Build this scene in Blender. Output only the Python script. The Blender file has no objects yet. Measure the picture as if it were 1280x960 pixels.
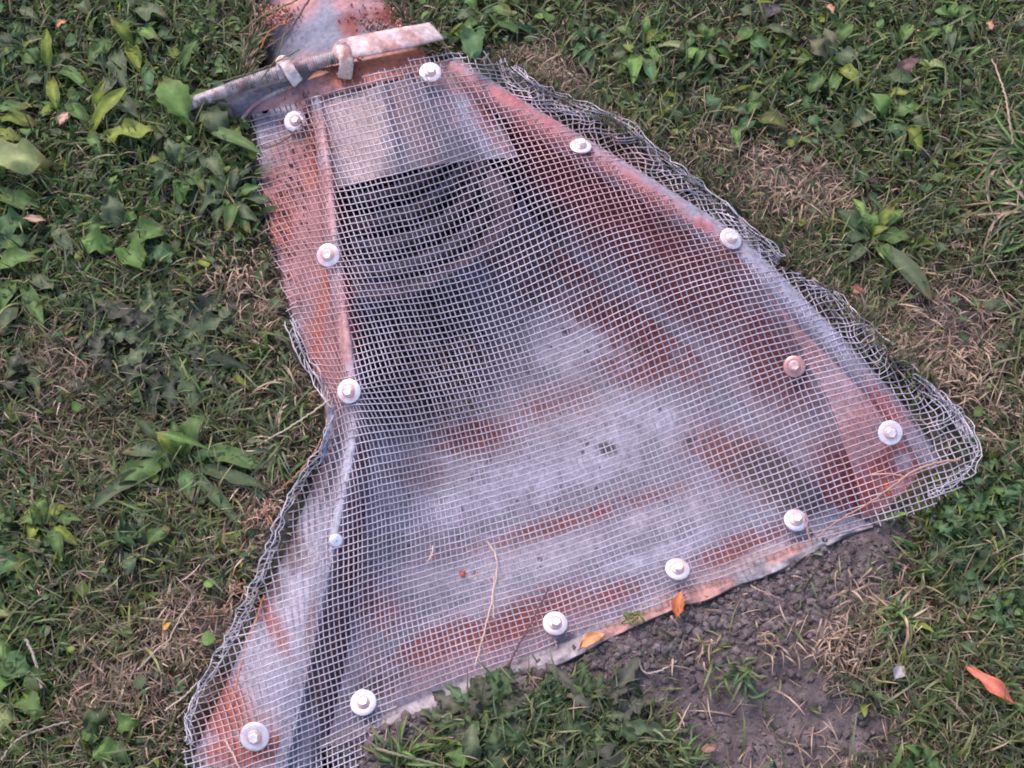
import bpy, math, random
import numpy as np
from mathutils import Vector, Matrix

S = bpy.context.scene
COL = S.collection
rng = np.random.default_rng(11)
random.seed(11)

# ------------------------------------------------------------------ camera
TILT = math.radians(28.0)
DIST = 1.78
LENS = 50.0
cam_d = bpy.data.cameras.new('camera')
cam = bpy.data.objects.new('camera', cam_d)
COL.objects.link(cam)
DIR = np.array([0.0, math.sin(TILT), -math.cos(TILT)])
UP = np.array([0.0, math.cos(TILT), math.sin(TILT)])
CAM = -DIR * DIST
cam.location = CAM
cam.rotation_euler = (TILT, 0, 0)
cam_d.lens = LENS
cam_d.sensor_width = 36
cam_d.clip_start = 0.05
cam_d.clip_end = 500
S.camera = cam
K = 36.0 / LENS / 1280.0

# ------------------------------------------------------------------ light
SUN_EL = math.radians(52)
SUN_AZ = math.radians(-38)          # from +Y, clockwise
w = bpy.data.worlds.new('World')
S.world = w
w.use_nodes = True
nt = w.node_tree
bg = nt.nodes['Background']
sky = nt.nodes.new('ShaderNodeTexSky')
sky.sky_type = 'NISHITA'
sky.sun_disc = False
sky.sun_elevation = SUN_EL
sky.sun_rotation = SUN_AZ
sky.air_density = 1.6
sky.dust_density = 3.0
sky.ozone_density = 1.0
tint = nt.nodes.new('ShaderNodeVectorMath'); tint.operation = 'MULTIPLY'; tint.inputs[1].default_value = (1.10, .96, 1.03)
nt.links.new(sky.outputs[0], tint.inputs[0]); nt.links.new(tint.outputs[0], bg.inputs['Color'])
bg.inputs['Strength'].default_value = 0.13
sd = bpy.data.lights.new('sun', 'SUN')
sd.energy = 1.0
sd.angle = math.radians(14)
sd.color = (1.0, 0.77, 0.80)
sun = bpy.data.objects.new('sun', sd)
COL.objects.link(sun)
sdir = Vector((math.sin(SUN_AZ) * math.cos(SUN_EL), math.cos(SUN_AZ) * math.cos(SUN_EL), math.sin(SUN_EL)))
sun.rotation_euler = sdir.to_track_quat('Z', 'Y').to_euler()
sun.location = sdir * 5
S.view_settings.view_transform = 'Standard'
S.view_settings.look = 'None'
S.view_settings.exposure = 1.22
S.view_settings.gamma = 1
S.cycles.filter_width = 1.9

# ------------------------------------------------------------------ helpers
def at(px, py, z=0.0):
    """the point of height z that the pixel (1280x960) looks at"""
    px = np.asarray(px, float); py = np.asarray(py, float); z = np.asarray(z, float)
    cx = (px - 640) * K; cy = (480 - py) * K
    r = np.stack([cx + 0 * cy, DIR[1] + UP[1] * cy + 0 * cx, DIR[2] + UP[2] * cy + 0 * cx], -1)
    t = (z - CAM[2]) / r[..., 2]
    return CAM + r * t[..., None]

def topx(P):
    """ground point -> pixel"""
    P = np.asarray(P, float) - CAM
    d = P @ DIR
    return 640 + P[..., 0] / d / K, 480 - (P @ UP) / d / K

def h2(ix, iy, s):
    n = (ix.astype(np.int64) * 374761393 + iy.astype(np.int64) * 668265263 + s * 982451653) & 0x7fffffff
    n = ((n ^ (n >> 13)) * 1274126177) & 0x7fffffff
    return ((n ^ (n >> 16)) & 0xffff) / 65535.0

def vn(x, y, s=0):
    x = np.asarray(x, float); y = np.asarray(y, float)
    ix = np.floor(x); iy = np.floor(y)
    fx = x - ix; fy = y - iy
    fx = fx * fx * (3 - 2 * fx); fy = fy * fy * (3 - 2 * fy)
    a = h2(ix, iy, s); b = h2(ix + 1, iy, s); c = h2(ix, iy + 1, s); d = h2(ix + 1, iy + 1, s)
    return (a * (1 - fx) + b * fx) * (1 - fy) + (c * (1 - fx) + d * fx) * fy

def fbm(x, y, s=0, o=4):
    r = 0; a = 0.5; t = 0
    for k in range(o):
        r = r + a * vn(x * 2 ** k, y * 2 ** k, s + k * 17); t += a; a *= 0.55
    return r / t

def sstep(a, b, x):
    t = np.clip((x - a) / (b - a), 0, 1)
    return t * t * (3 - 2 * t)

def inpoly(px, py, poly):
    px = np.asarray(px, float); py = np.asarray(py, float)
    r = np.zeros(px.shape, bool)
    n = len(poly)
    for i in range(n):
        x0, y0 = poly[i]; x1, y1 = poly[(i + 1) % n]
        if y0 == y1: continue
        c = ((y0 > py) != (y1 > py)) & (px < (x1 - x0) * (py - y0) / (y1 - y0) + x0)
        r ^= c
    return r

def dpoly(px, py, poly, closed=True):
    """distance to the polyline in pixels"""
    px = np.asarray(px, float); py = np.asarray(py, float)
    best = np.full(px.shape, 1e9)
    n = len(poly)
    for i in range(n if closed else n - 1):
        a = np.array(poly[i][:2], float); b = np.array(poly[(i + 1) % n][:2], float)
        d = b - a; L = d @ d + 1e-9
        t = np.clip(((px - a[0]) * d[0] + (py - a[1]) * d[1]) / L, 0, 1)
        best = np.minimum(best, np.hypot(px - a[0] - t * d[0], py - a[1] - t * d[1]))
    return best

def sdin(px, py, poly):
    """signed: positive inside"""
    d = dpoly(px, py, poly)
    return np.where(inpoly(px, py, poly), d, -d)

def spline(pts, n):
    """Catmull-Rom through pts, resampled evenly to n points"""
    P = np.array(pts, float)
    Q = np.vstack([2 * P[0] - P[1], P, 2 * P[-1] - P[-2]])
    out = []
    for i in range(1, len(Q) - 2):
        t = np.linspace(0, 1, 24, endpoint=False)[:, None]
        a, b, c, d = Q[i - 1], Q[i], Q[i + 1], Q[i + 2]
        out.append(0.5 * ((2 * b) + (-a + c) * t + (2 * a - 5 * b + 4 * c - d) * t ** 2 + (-a + 3 * b - 3 * c + d) * t ** 3))
    out = np.vstack(out + [P[-1:]])
    s = np.r_[0, np.cumsum(np.linalg.norm(np.diff(out[:, :2], axis=0), axis=1))]
    u = np.linspace(0, s[-1], n)
    return np.stack([np.interp(u, s, out[:, k]) for k in range(P.shape[1])], 1)

def mk(name, V, F, mat, parent=None, col=None, smooth=True, link=True):
    V = np.asarray(V, np.float32).reshape(-1, 3)
    me = bpy.data.meshes.new(name)
    Fs = F if isinstance(F, list) else [F]
    Fs = [np.asarray(f, np.int32) for f in Fs if len(f)]
    nl = sum(f.size for f in Fs); nf = sum(len(f) for f in Fs)
    me.vertices.add(len(V)); me.vertices.foreach_set('co', V.ravel())
    me.loops.add(nl); me.loops.foreach_set('vertex_index', np.concatenate([f.ravel() for f in Fs]))
    me.polygons.add(nf)
    tot = np.concatenate([np.full(len(f), f.shape[1], np.int32) for f in Fs])
    st = np.r_[0, np.cumsum(tot)[:-1]].astype(np.int32)
    me.polygons.foreach_set('loop_start', st)
    me.polygons.foreach_set('loop_total', tot)
    me.polygons.foreach_set('use_smooth', np.full(nf, smooth))
    me.update(calc_edges=True)
    if col is not None:
        c = np.asarray(col, np.float32)
        if c.ndim == 1: c = np.tile(c, (len(V), 1))
        a = me.color_attributes.new('col', 'FLOAT_COLOR', 'POINT')
        a.data.foreach_set('color', np.c_[np.clip(c[:, :3], 0, 1), np.ones(len(c))].astype(np.float32).ravel())
    me.materials.append(mat)
    o = bpy.data.objects.new(name, me)
    if link: COL.objects.link(o)
    if parent is not None:
        o.parent = parent
        if parent.parent is None: o.location = -parent.location
    return o

def grid_faces(n, m):
    i = np.arange(n * m).reshape(n, m)
    return np.stack([i[:-1, :-1], i[:-1, 1:], i[1:, 1:], i[1:, :-1]], -1).reshape(-1, 4)

def thing(name, label, cat, loc, group=None):
    o = bpy.data.objects.new(name, None)
    o.empty_display_size = 0.02
    COL.objects.link(o)
    o.location = Vector(loc)
    o['label'] = label; o['category'] = cat
    if group: o['group'] = group
    return o

def tag(o, label=None, cat=None, group=None, kind=None):
    if label: o['label'] = label
    if cat: o['category'] = cat
    if group: o['group'] = group
    if kind: o['kind'] = kind
    return o

def tube(P, r, ns=4, cap=False, phase=0.0):
    """tube round polyline P (n,3), r scalar or (n,)"""
    P = np.asarray(P, float); n = len(P)
    r = np.broadcast_to(np.asarray(r, float), (n,))
    T = np.gradient(P, axis=0); T /= np.linalg.norm(T, axis=1)[:, None] + 1e-12
    up = np.array([0, 0, 1.0])
    if abs(T[0] @ up) > .95: up = np.array([0, 1.0, 0])
    A = np.cross(T, up); A /= np.linalg.norm(A, axis=1)[:, None] + 1e-12
    B = np.cross(A, T)
    th = np.arange(ns) * 2 * math.pi / ns + phase
    V = P[:, None] + r[:, None, None] * (np.cos(th)[None, :, None] * A[:, None] + np.sin(th)[None, :, None] * B[:, None])
    i = np.arange(n * ns).reshape(n, ns)
    j = np.roll(i, -1, axis=1)
    F = np.stack([i[:-1], j[:-1], j[1:], i[1:]], -1).reshape(-1, 4)
    V = V.reshape(-1, 3)
    if cap:
        V = np.vstack([V, P[0], P[-1]])
        k = len(V)
        t0 = [(i[0, q], (k - 2), j[0, q], j[0, q]) for q in range(ns)]
        T0 = np.array([[i[0, q], j[0, q], k - 2] for q in range(ns)])
        T1 = np.array([[j[-1, q], i[-1, q], k - 1] for q in range(ns)])
        return V, [F, np.vstack([T0, T1])]
    return V, F

class Bag:
    """collects pieces into one mesh"""
    def __init__(s): s.V = []; s.Q = []; s.T = []; s.C = []; s.n = 0
    def add(s, V, F, c=None):
        V = np.asarray(V).reshape(-1, 3)
        for f in (F if isinstance(F, list) else [F]):
            f = np.asarray(f)
            if len(f) == 0: continue
            (s.Q if f.shape[1] == 4 else s.T).append(f + s.n)
        s.V.append(V); s.n += len(V)
        if c is not None:
            c = np.asarray(c, float)
            s.C.append(np.tile(c, (len(V), 1)) if c.ndim == 1 else c)
    def build(s, name, mat, parent=None, smooth=True):
        F = []
        if s.Q: F.append(np.vstack(s.Q))
        if s.T: F.append(np.vstack(s.T))
        return mk(name, np.vstack(s.V), F, mat, parent, np.vstack(s.C) if s.C else None, smooth)

# ------------------------------------------------------------------ materials
def mat_attr(name, rough=.6, spec=.3, metal=0., noise_scale=60., amt=.25, bump=0., bscale=300., trans=0., base=None, roughvar=.1):
    m = bpy.data.materials.new(name); m.use_nodes = True
    t = m.node_tree; N = t.nodes; L = t.links
    p = N['Principled BSDF']
    p.inputs['Roughness'].default_value = rough
    p.inputs['Specular IOR Level'].default_value = spec
    p.inputs['Metallic'].default_value = metal
    tc = N.new('ShaderNodeTexCoord')
    nz = N.new('ShaderNodeTexNoise'); nz.inputs['Scale'].default_value = noise_scale; nz.inputs['Detail'].default_value = 5
    L.new(tc.outputs['Object'], nz.inputs['Vector'])
    mr = N.new('ShaderNodeMapRange')
    mr.inputs['From Min'].default_value = .3; mr.inputs['From Max'].default_value = .7
    mr.inputs['To Min'].default_value = 1 - amt; mr.inputs['To Max'].default_value = 1 + amt
    L.new(nz.outputs['Fac'], mr.inputs['Value'])
    vm = N.new('ShaderNodeVectorMath'); vm.operation = 'SCALE'
    if base is None:
        a = N.new('ShaderNodeAttribute'); a.attribute_name = 'col'
        L.new(a.outputs['Color'], vm.inputs[0])
    else:
        vm.inputs[0].default_value = base
    L.new(mr.outputs['Result'], vm.inputs['Scale'])
    L.new(vm.outputs['Vector'], p.inputs['Base Color'])
    if bump > 0:
        n2 = N.new('ShaderNodeTexNoise'); n2.inputs['Scale'].default_value = bscale; n2.inputs['Detail'].default_value = 6
        L.new(tc.outputs['Object'], n2.inputs['Vector'])
        b = N.new('ShaderNodeBump'); b.inputs['Strength'].default_value = bump; b.inputs['Distance'].default_value = .002
        L.new(n2.outputs['Fac'], b.inputs['Height']); L.new(b.outputs['Normal'], p.inputs['Normal'])
    if roughvar:
        m2 = N.new('ShaderNodeMapRange')
        m2.inputs['To Min'].default_value = rough - roughvar; m2.inputs['To Max'].default_value = min(1, rough + roughvar)
        L.new(nz.outputs['Fac'], m2.inputs['Value']); L.new(m2.outputs['Result'], p.inputs['Roughness'])
    if trans > 0:
        tr = N.new('ShaderNodeBsdfTranslucent'); mx = N.new('ShaderNodeMixShader')
        mx.inputs[0].default_value = trans
        L.new(vm.outputs['Vector'], tr.inputs['Color'])
        L.new(p.outputs['BSDF'], mx.inputs[1]); L.new(tr.outputs['BSDF'], mx.inputs[2])
        L.new(mx.outputs['Shader'], N['Material Output'].inputs['Surface'])
    return m

M_veg = mat_attr('plant_leaf', .6, .2, 0, 90, .22, .15, 500, .18)
M_grass = mat_attr('grass_blade', .55, .3, 0, 120, .25, 0, 0, .2)
M_metal = mat_attr('stained_galvanised_steel', .6, .35, .1, 150, .30, .35, 320)
M_wire = mat_attr('wire', .38, .5, .35, 30, .12)
M_soil = mat_attr('soil', .9, .15, 0, 70, .45, 1.0, 220)
M_clod = mat_attr('soil_clod', .92, .12, 0, 160, .3, .6, 500)
M_zinc = mat_attr('zinc', .3, .5, .55, 140, .10, .1, 500)
M_straw = mat_attr('dry_straw', .6, .3, 0, 150, .2, 0, 0, .1)

# ------------------------------------------------------------------ layout curves (px, py, height)
LC = [(398,120,.040),(405,160,.042),(413,220,.045),(420,300,.045),(430,380,.045),(441,470,.040),(444,540,.035),(432,610,.030),(415,690,.026),(400,760,.026),(385,830,.026),(362,930,.018),(345,1000,.01)]
LO = [(300,120,.004),(318,150,.004),(326,220,.004),(345,310,.004),(368,400,.004),(396,470,.004),(408,530,.002),(392,600,.0),(360,680,.0),(325,760,.0),(285,850,.0),(245,940,-.004),(225,1010,-.006)]
RC = [(560,84,.035),(600,110,.045),(660,148,.053),(700,172,.056),(760,208,.06),(830,252,.06),(915,308,.055),(960,350,.05),(1010,400,.042),(1060,452,.033),(1110,508,.022),(1150,560,.010),(1175,600,.0)]
RI = [(560,84,.035),(600,110,.045),(660,148,.053),(700,172,.056),(760,208,.06),(830,252,.06),(912,312,.055),(955,362,.047),(995,424,.038),(1028,484,.030),(1053,545,.020),(1068,597,.010),(1080,650,.0)]
TOE = [(400,935,-.012),(470,905,-.012),(560,868,-.012),(640,836,-.012),(720,806,-.012),(790,772,-.012),(860,744,-.012),(930,716,-.012),(1000,684,-.012),(1090,655,-.010)]
HOLE = [(p[0] + 6, p[1]) for p in LO[1:12]] + [(330,990),(430,960)] + [(p[0], p[1] + 4) for p in TOE[:-1]] + [(1062,658),(1084,646),(1112,628),(1132,610),(1148,590),(1134,548),(1100,495),(1050,440),(1000,388),(950,338),(905,300),(820,244),(750,200),(690,165),(650,140),(590,100),(556,78),(512,58),(486,20),(470,-60),(335,-60),(328,40),(312,100)]
SOIL = [(430,960),(440,930),(480,885),(560,850),(700,800),(800,760),(920,712),(1010,672),(1085,650),(1125,672),(1100,735),(1040,765),(1015,820),(1040,868),(1112,905),(1095,940),(1000,966),(870,975),(850,905),(800,868),(700,850),(620,850),(560,880),(500,950),(460,990)]

def blobs(px, py, L):
    r = np.zeros(np.shape(px))
    for b in L:
        x, y, rx, ry, a = b[:5]; k = b[5] if len(b) > 5 else 1.0
        c, s = math.cos(math.radians(a)), math.sin(math.radians(a))
        u = ((px - x) * c - (py - y) * s) / rx; v = ((px - x) * s + (py - y) * c) / ry
        r = np.maximum(r, k * np.exp(-(u * u + v * v)))
    return r

# ------------------------------------------------------------------ ground
def gheight(px, py, X, Y):
    n = (fbm(X * 9, Y * 9, 5, 4) - .5) * .030 + (fbm(X * 40, Y * 40, 9, 3) - .5) * .010
    soil = sdin(px, py, SOIL)
    k = sstep(-25, 25, soil)
    n = n * (1 - k) + k * ((fbm(X * 14, Y * 14, 3, 5) - .5) * .022 - .004)
    # banked up slightly round the back of the right wing
    n = n + .018 * blobs(px, py, [(760,130,240,45,-28)]) 
    h = sdin(px, py, HOLE)
    n = n * sstep(28, -12, h) - .004 * sstep(-30, 0, h)
    n = np.where(h > 0, n - sstep(0, 22, h) * .34, n)
    return n

xs = np.linspace(-1.15, 1.15, 500); ys = np.linspace(-.95, 1.25, 460)
GX, GY = np.meshgrid(xs, ys)
P0 = np.stack([GX, GY, 0 * GX], -1)
gpx, gpy = topx(P0)
GZ = gheight(gpx, gpy, GX, GY)
V = np.stack([GX, GY, GZ], -1).reshape(-1, 3)
n1 = fbm(GX * 12, GY * 12, 21, 4).ravel()[:, None]; n2 = fbm(GX * 60, GY * 60, 25, 3).ravel()[:, None]
cs = np.array([.098, .086, .086]) * (0.55 + .9 * n2)
cg = np.array([.038, .042, .024]) * (.5 + n1)
ks = sstep(-45, 5, sdin(gpx, gpy, SOIL)).ravel()[:, None]
kd = blobs(gpx, gpy, [(700,98,50,25,-20),(1190,410,60,40,0),(330,655,30,45,0),(255,775,50,40,0),(980,235,60,35,0)]).ravel()[:, None]
ks = np.clip(ks + kd * .8, 0, 1)
colg = cs * ks + cg * (1 - ks)
B = Bag(); B.add(V, grid_faces(*GX.shape)[:, ::-1][:, [3, 2, 1, 0]], colg)
X0, X1, Y0, Y1 = xs[0], xs[-1], ys[0], ys[-1]
R = 120.
ring = np.array([(X0,Y0,0),(X1,Y0,0),(X1,Y1,0),(X0,Y1,0),(-R,-R,0),(R,-R,0),(R,R,0),(-R,R,0)], float)
ring[:4, 2] = -.02
B.add(ring, np.array([(4,5,1,0),(5,6,2,1),(6,7,3,2),(7,4,0,3)]), np.tile([.05,.06,.03], (8, 1)))
ground = B.build('ground', M_soil)
tag(ground, 'dark soil ground of the lawn around the culvert end', kind='structure')

def gz(px, py):
    P = at(px, py, 0.0)
    return gheight(np.asarray(px, float), np.asarray(py, float), P[..., 0], P[..., 1])

def onground(px, py, dz=0.0):
    z = gz(px, py)
    return at(px, py, z + dz)

# ------------------------------------------------------------------ culvert end section
GALV = np.array([.165, .175, .225]); PALE = np.array([.34, .35, .41]); RUST = np.array([.125, .030, .022]); ORNG = np.array([.31, .10, .065])
PINK = np.array([.34, .19, .19]); DARK = np.array([.035, .030, .035]); MUD = np.array([.12, .09, .09])
def mixc(c, d, k): return c * (1 - k[..., None]) + d * k[..., None]

def base_col(px, py):
    c = np.tile(GALV, px.shape + (1,)).astype(float)
    n = fbm(px / 70, py / 70, 31, 5); m = fbm(px / 22, py / 22, 37, 4); f = fbm(px / 7, py / 7, 41, 3)
    c = c * (.80 + .40 * m)[..., None]
    def st(L, colr, lo=.3, hi=.75, nn=n):
        k = .93 * sstep(lo - .08, hi + .12, blobs(px, py, L) * (.45 + 1.1 * nn) + (f - .5) * .50 + (m - .5) * .45)
        c[...] = mixc(c, colr * (.75 + .5 * f)[..., None], k)
    st([(520,590,110,50,10),(620,700,160,45,15),(840,640,90,30,15),(590,770,90,25,20),(690,520,120,45,20)], PALE, .3, .9)
    return c, st

cul = thing('culvert_end_section', 'rust stained flared metal culvert end set in the lawn beneath wire mesh', 'culvert', at(560, 500, -.1))

# apron: patch between the two wall feet
LF = spline([(418,318,-.170),(436,395,-.195),(446,450,-.170),(458,520,-.145),(462,580,-.120),(455,640,-.095),(445,710,-.070),(437,790,-.045),(425,860,-.025),(405,940,-.012)], 150)
RF = spline([(652,250,-.085),(690,300,-.125),(740,345,-.125),(810,395,-.105),(880,455,-.085),(940,520,-.060),(1000,590,-.035),(1045,635,-.018),(1092,657,-.010)], 150)
TO = spline(TOE, 200); TO[0, :2] = LF[-1, :2]
TP = spline([(418,318,-.170),(450,342,-.200),(512,352,-.212),(575,330,-.190),(622,292,-.140),(652,250,-.085)], 200)
u = np.linspace(0, 1, 200)[None, :, None]; v = np.linspace(0, 1, 150)[:, None, None]
C = (1 - u) * LF[:, None] + u * RF[:, None] + (1 - v) * TP[None] + v * TO[None] \
    - ((1 - u) * (1 - v) * LF[0] + u * (1 - v) * RF[0] + (1 - u) * v * LF[-1] + u * v * RF[-1])
ax, ay, az = C[..., 0], C[..., 1], C[..., 2]
uu = u[..., 0] + 0 * ax; vv = v[..., 0] + 0 * ax
az = az + .014 * np.abs(2 * uu - 1) ** 4 * (1 - vv) + (fbm(ax / 120, ay / 120, 51, 3) - .5) * .012 * np.sin(np.pi * vv) + (fbm(ax / 9, ay / 9, 52, 3) - .5) * .0016
LIFTR = .034
az = az + LIFTR * np.clip((uu - .62) / .38, 0, 1) ** 2 * sstep(.98, .80, vv) * sstep(0, .2, vv)
P = at(ax, ay, az)
c, st = base_col(ax, ay)
st([(775,425,80,55,-35,1.5),(720,330,90,35,35),(700,500,80,30,20,.8),(920,570,100,40,-30,1.1),(600,545,80,30,10,.85),(870,470,60,40,-45,.7),(520,590,60,30,0,.6)], RUST, .22, .8)
st([(560,800,120,26,20),(660,770,110,28,20),(760,745,60,22,20),(700,655,120,16,18,.9),(820,620,60,16,15,.8),(470,760,45,60,60,.9),(560,690,60,16,12,.7),(440,700,25,70,0,.8),(930,680,70,20,20)], RUST * 1.2, .22, .8)
st([(690,590,140,40,18),(560,640,100,30,10),(700,430,110,50,-20,.9),(820,520,90,40,-20,.9),(830,690,90,18,20),(760,560,60,30,20)], np.array([.33,.36,.45]), .35, .95)
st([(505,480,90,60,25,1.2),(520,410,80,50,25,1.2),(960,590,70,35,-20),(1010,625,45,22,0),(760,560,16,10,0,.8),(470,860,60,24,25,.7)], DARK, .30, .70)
st([(500,905,60,16,22),(860,735,80,10,22),(960,690,60,12,25),(760,780,70,8,25),(600,850,90,10,22)], np.array([.33,.31,.32]), .35, .8)
st([(760,330,120,40,-38,1.0),(860,420,110,34,-40,.8)], np.array([.15,.045,.045]), .3, .9)
st([(640,310,46,40,-30,1.2)], np.array([.19,.12,.11]), .25, .8)
# scattered specks of dirt
r2 = np.random.default_rng(5)
for k in range(170):
    sx, sy = r2.uniform(450, 1040), r2.uniform(300, 860); sr = r2.uniform(1.5, 4.2) if k > 14 else r2.uniform(5, 9)
    d = np.hypot(ax - sx, (ay - sy) * 1.2) / sr
    c[...] = mixc(c, DARK, .85 * sstep(1.1, .6, d + (vn(ax / 2.3, ay / 2.3, 77) - .5) * .8))
apron = mk('apron', P, grid_faces(150, 200)[:, ::-1], M_metal, cul, c.reshape(-1, 3))
tag(apron, 'galvanised apron sheet with red brown rust stains')

def lathe_(prof, c0, n, seg=36):
    n = np.array(n, float); n /= np.linalg.norm(n)
    a = np.cross(n, [0.13, 1, .2]); a /= np.linalg.norm(a); b = np.cross(n, a)
    t = np.arange(seg) * 2 * math.pi / seg
    V = np.stack([c0 + r * (np.cos(t)[:, None] * a + np.sin(t)[:, None] * b) + n * z for r, z in prof])
    m = len(prof); i = np.arange(m * seg).reshape(m, seg); j = np.roll(i, -1, 1)
    return V.reshape(-1, 3), np.stack([i[:-1], j[:-1], j[1:], i[1:]], -1).reshape(-1, 4)

def loft(name, rails, sub, colf, parent=cul, n=160, label=None, mat=None):
    """surface through rails (each list of px,py,z); sub points between neighbours; colf(px,py)->col"""
    Rr = [spline(r, n) if len(r) != n else np.asarray(r) for r in rails]
    rows = []
    for i in range(len(Rr) - 1):
        for t in np.linspace(0, 1, sub, endpoint=False): rows.append(Rr[i] * (1 - t) + Rr[i + 1] * t)
    rows.append(Rr[-1])
    G = np.stack(rows, 1)
    z = G[..., 2] + (fbm(G[..., 0] / 12, G[..., 1] / 12, 61, 3) - .5) * .0022
    P = at(G[..., 0], G[..., 1], z)
    c = colf(G[..., 0], G[..., 1])
    o = mk(name, P, grid_faces(G.shape[0], G.shape[1]), mat or M_metal, parent, c.reshape(-1, 3))
    if label: o['label'] = label
    return o

# right wall: from the crest down to the apron foot
RCs = spline(RC, 160); RIs = spline(RI, 160)
foot = spline([(606,185,-.03),(630,215,-.060),(652,250,-.085),(690,300,-.125),(740,345,-.125),(810,395,-.105),(880,455,-.085),(940,520,-.060),(1000,590,-.035),(1045,635,-.018),(1092,657,-.010)], 160)
foot[:, 2] += LIFTR * sstep(650, 590, foot[:, 1]) * sstep(250, 330, foot[:, 1])
m1 = RIs * .66 + foot * .34 + np.array([-3, 3, -.012]); m2 = RIs * .25 + foot * .75 + np.array([-6, 8, -.014])
foot2 = foot + np.array([-3, 4, -.006])
def wall_col(px, py):
    c, st = base_col(px, py)
    c *= np.array([1.0, .86, .84])
    st([(800,300,260,52,-38,1.15),(700,230,120,60,-35,1.2),(960,455,90,40,-50,1.0),(1060,600,60,40,-60)], np.array([.105,.022,.022]), .18, .66)
    st([(640,150,90,14,-32),(760,215,120,8,-32),(620,130,60,14,-32),(900,310,90,9,-36)], ORNG * .75, .3, .8)
    st([(690,270,60,40,-40,.8),(640,240,30,40,0,.9)], DARK, .3, .8)
    return c
loft('wing_wall', [RIs, m1, m2, foot, foot2], 8, wall_col, label='right wing wall coated in dark red brown rust')

# rolled crest of the right wing
def crest_col(px, py):
    c, st = base_col(px, py)
    c[...] = mixc(c, PALE, np.full(px.shape, .35))
    st([(660,150,150,20,-32),(800,235,130,16,-32,.95),(1100,500,50,20,-50,.8)], PINK * np.array([.80,.52,.52]), .22, .7)
    return c
cre = []
for k, (dx, dy, dz) in enumerate([(-8,13,-.012),(-5,4,-.001),(0,-3,.003),(5,-9,.003),(10,-13,-.004),(12,-9,-.020),(12,0,-.050)]):
    cre.append(RCs + np.array([dx, dy, dz]))
loft('rolled_rim', cre, 3, crest_col, label='rolled upper rim of the right wing, pinkish over grey steel')
# right flange wedge between the inner edge and the rim
def rfl_col(px, py):
    c, st = base_col(px, py)
    c[...] = mixc(c, PINK, sstep(.2, .6, fbm(px / 40, py / 40, 71, 3)))
    st([(1040,500,34,50,-40,1.1)], np.array([.42,.28,.29]), .2, .8)
    st([(1120,580,50,26,20,1.1),(1080,620,30,30,0,1.1),(1150,540,26,18,0)], RUST * 1.5, .25, .7)
    st([(1130,575,18,16,0)], PALE, .4, .8)
    return c
a0 = RIs[70:]; b0 = RCs[70:] + np.array([-2, 3, -.008])
loft('wing_flange', [a0, a0 * .5 + b0 * .5 + np.array([0, 0, -.006]), b0], 8, rfl_col, n=90, label='flat outer flange of the right wing with pinkish dust')

# left wing: rim, inner wall and outer flange
LCs = spline(LC, 160); LOs = spline(LO, 160)
lfoot = spline([(440,230,-.10),(440,330,-.17),(442,400,-.182),(448,450,-.170),(460,520,-.145),(464,580,-.120),(457,640,-.095),(447,710,-.070),(439,790,-.045),(427,860,-.025),(407,940,-.012),(390,1010,-.02)], 160)
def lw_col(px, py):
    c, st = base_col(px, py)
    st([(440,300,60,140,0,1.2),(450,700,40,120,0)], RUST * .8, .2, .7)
    st([(415,830,40,110,10,1.3),(445,560,30,60,0,.8)], np.array([.075,.038,.038]), .2, .7)  # dark rust tone that also paints in the shade below the rim
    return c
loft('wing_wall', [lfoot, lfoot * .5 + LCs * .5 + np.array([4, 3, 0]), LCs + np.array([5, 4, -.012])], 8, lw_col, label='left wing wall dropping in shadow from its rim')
def lrim_col(px, py):
    c, st = base_col(px, py)
    c[...] = mixc(c, PALE, np.full(px.shape, .6))
    st([(392,800,22,120,8,1.0)], np.array([.20,.15,.15]), .45, .9)
    st([(412,240,20,70,0,1.1),(432,410,18,70,-8,1.2),(404,170,20,40,0)], PINK, .2, .7)
    return c
lr = []
kz = np.ones((160, 3)); kz[:, 2] = 1 - .9 * sstep(620, 730, LCs[:, 1])
for (dx, dy, dz) in [(6,5,-.014),(5,2,-.005),(2,0,.002),(-3,-1,.003),(-8,0,-.002),(-12,2,-.010),(-14,4,-.020)]:
    lr.append(LCs + np.array([dx, dy, dz]) * (kz if dx < 0 else 1))
loft('rolled_rim', lr, 3, lrim_col, label='rolled rim of the left wing, pale with pink dust')
def lfl_col(px, py):
    c, st = base_col(px, py)
    c[...] = mixc(c, np.array([.36,.37,.43]), sstep(560, 700, py) * .8)
    st([(372,250,50,75,0,1.2),(385,340,40,80,0,1.2),(405,440,36,70,0,1.2)], np.array([.27,.125,.12]), .15, .6)
    st([(360,215,8,60,-6,.9),(372,320,6,50,-10,.9),(385,270,26,14,20,.8)], PINK, .3, .7)
    st([(390,200,12,60,0,.9),(402,390,9,90,-6,1.1),(352,280,20,60,0,.8)], np.array([.30,.085,.05]), .3, .7)
    st([(270,880,40,60,30,1.1),(330,760,16,90,28,.8),(300,940,60,26,0,1.),(345,935,34,22,0)], ORNG * .9, .3, .75)
    st([(395,580,30,50,0,1.1),(350,660,26,70,30,1.),(335,720,18,40,25,.9)], MUD, .25, .7)
    st([(335,140,50,34,0,1.2)], np.array([.22,.245,.31]), .25, .7)
    return c
gut = LCs + np.array([-17, 5, -.034]); gut2 = LOs * .6 + LCs * .4; gut2[:, 2] = np.minimum(gut2[:, 2], .012) - .006
k_ = sstep(560, 720, LCs[:, 1])[:, None]
gut[:, 2:] = gut[:, 2:] * (1 - k_) + (LCs[:, 2:] - .002) * k_
gut2[:, 2:] = gut2[:, 2:] * (1 - k_) + (LCs[:, 2:] * .75) * k_
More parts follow.
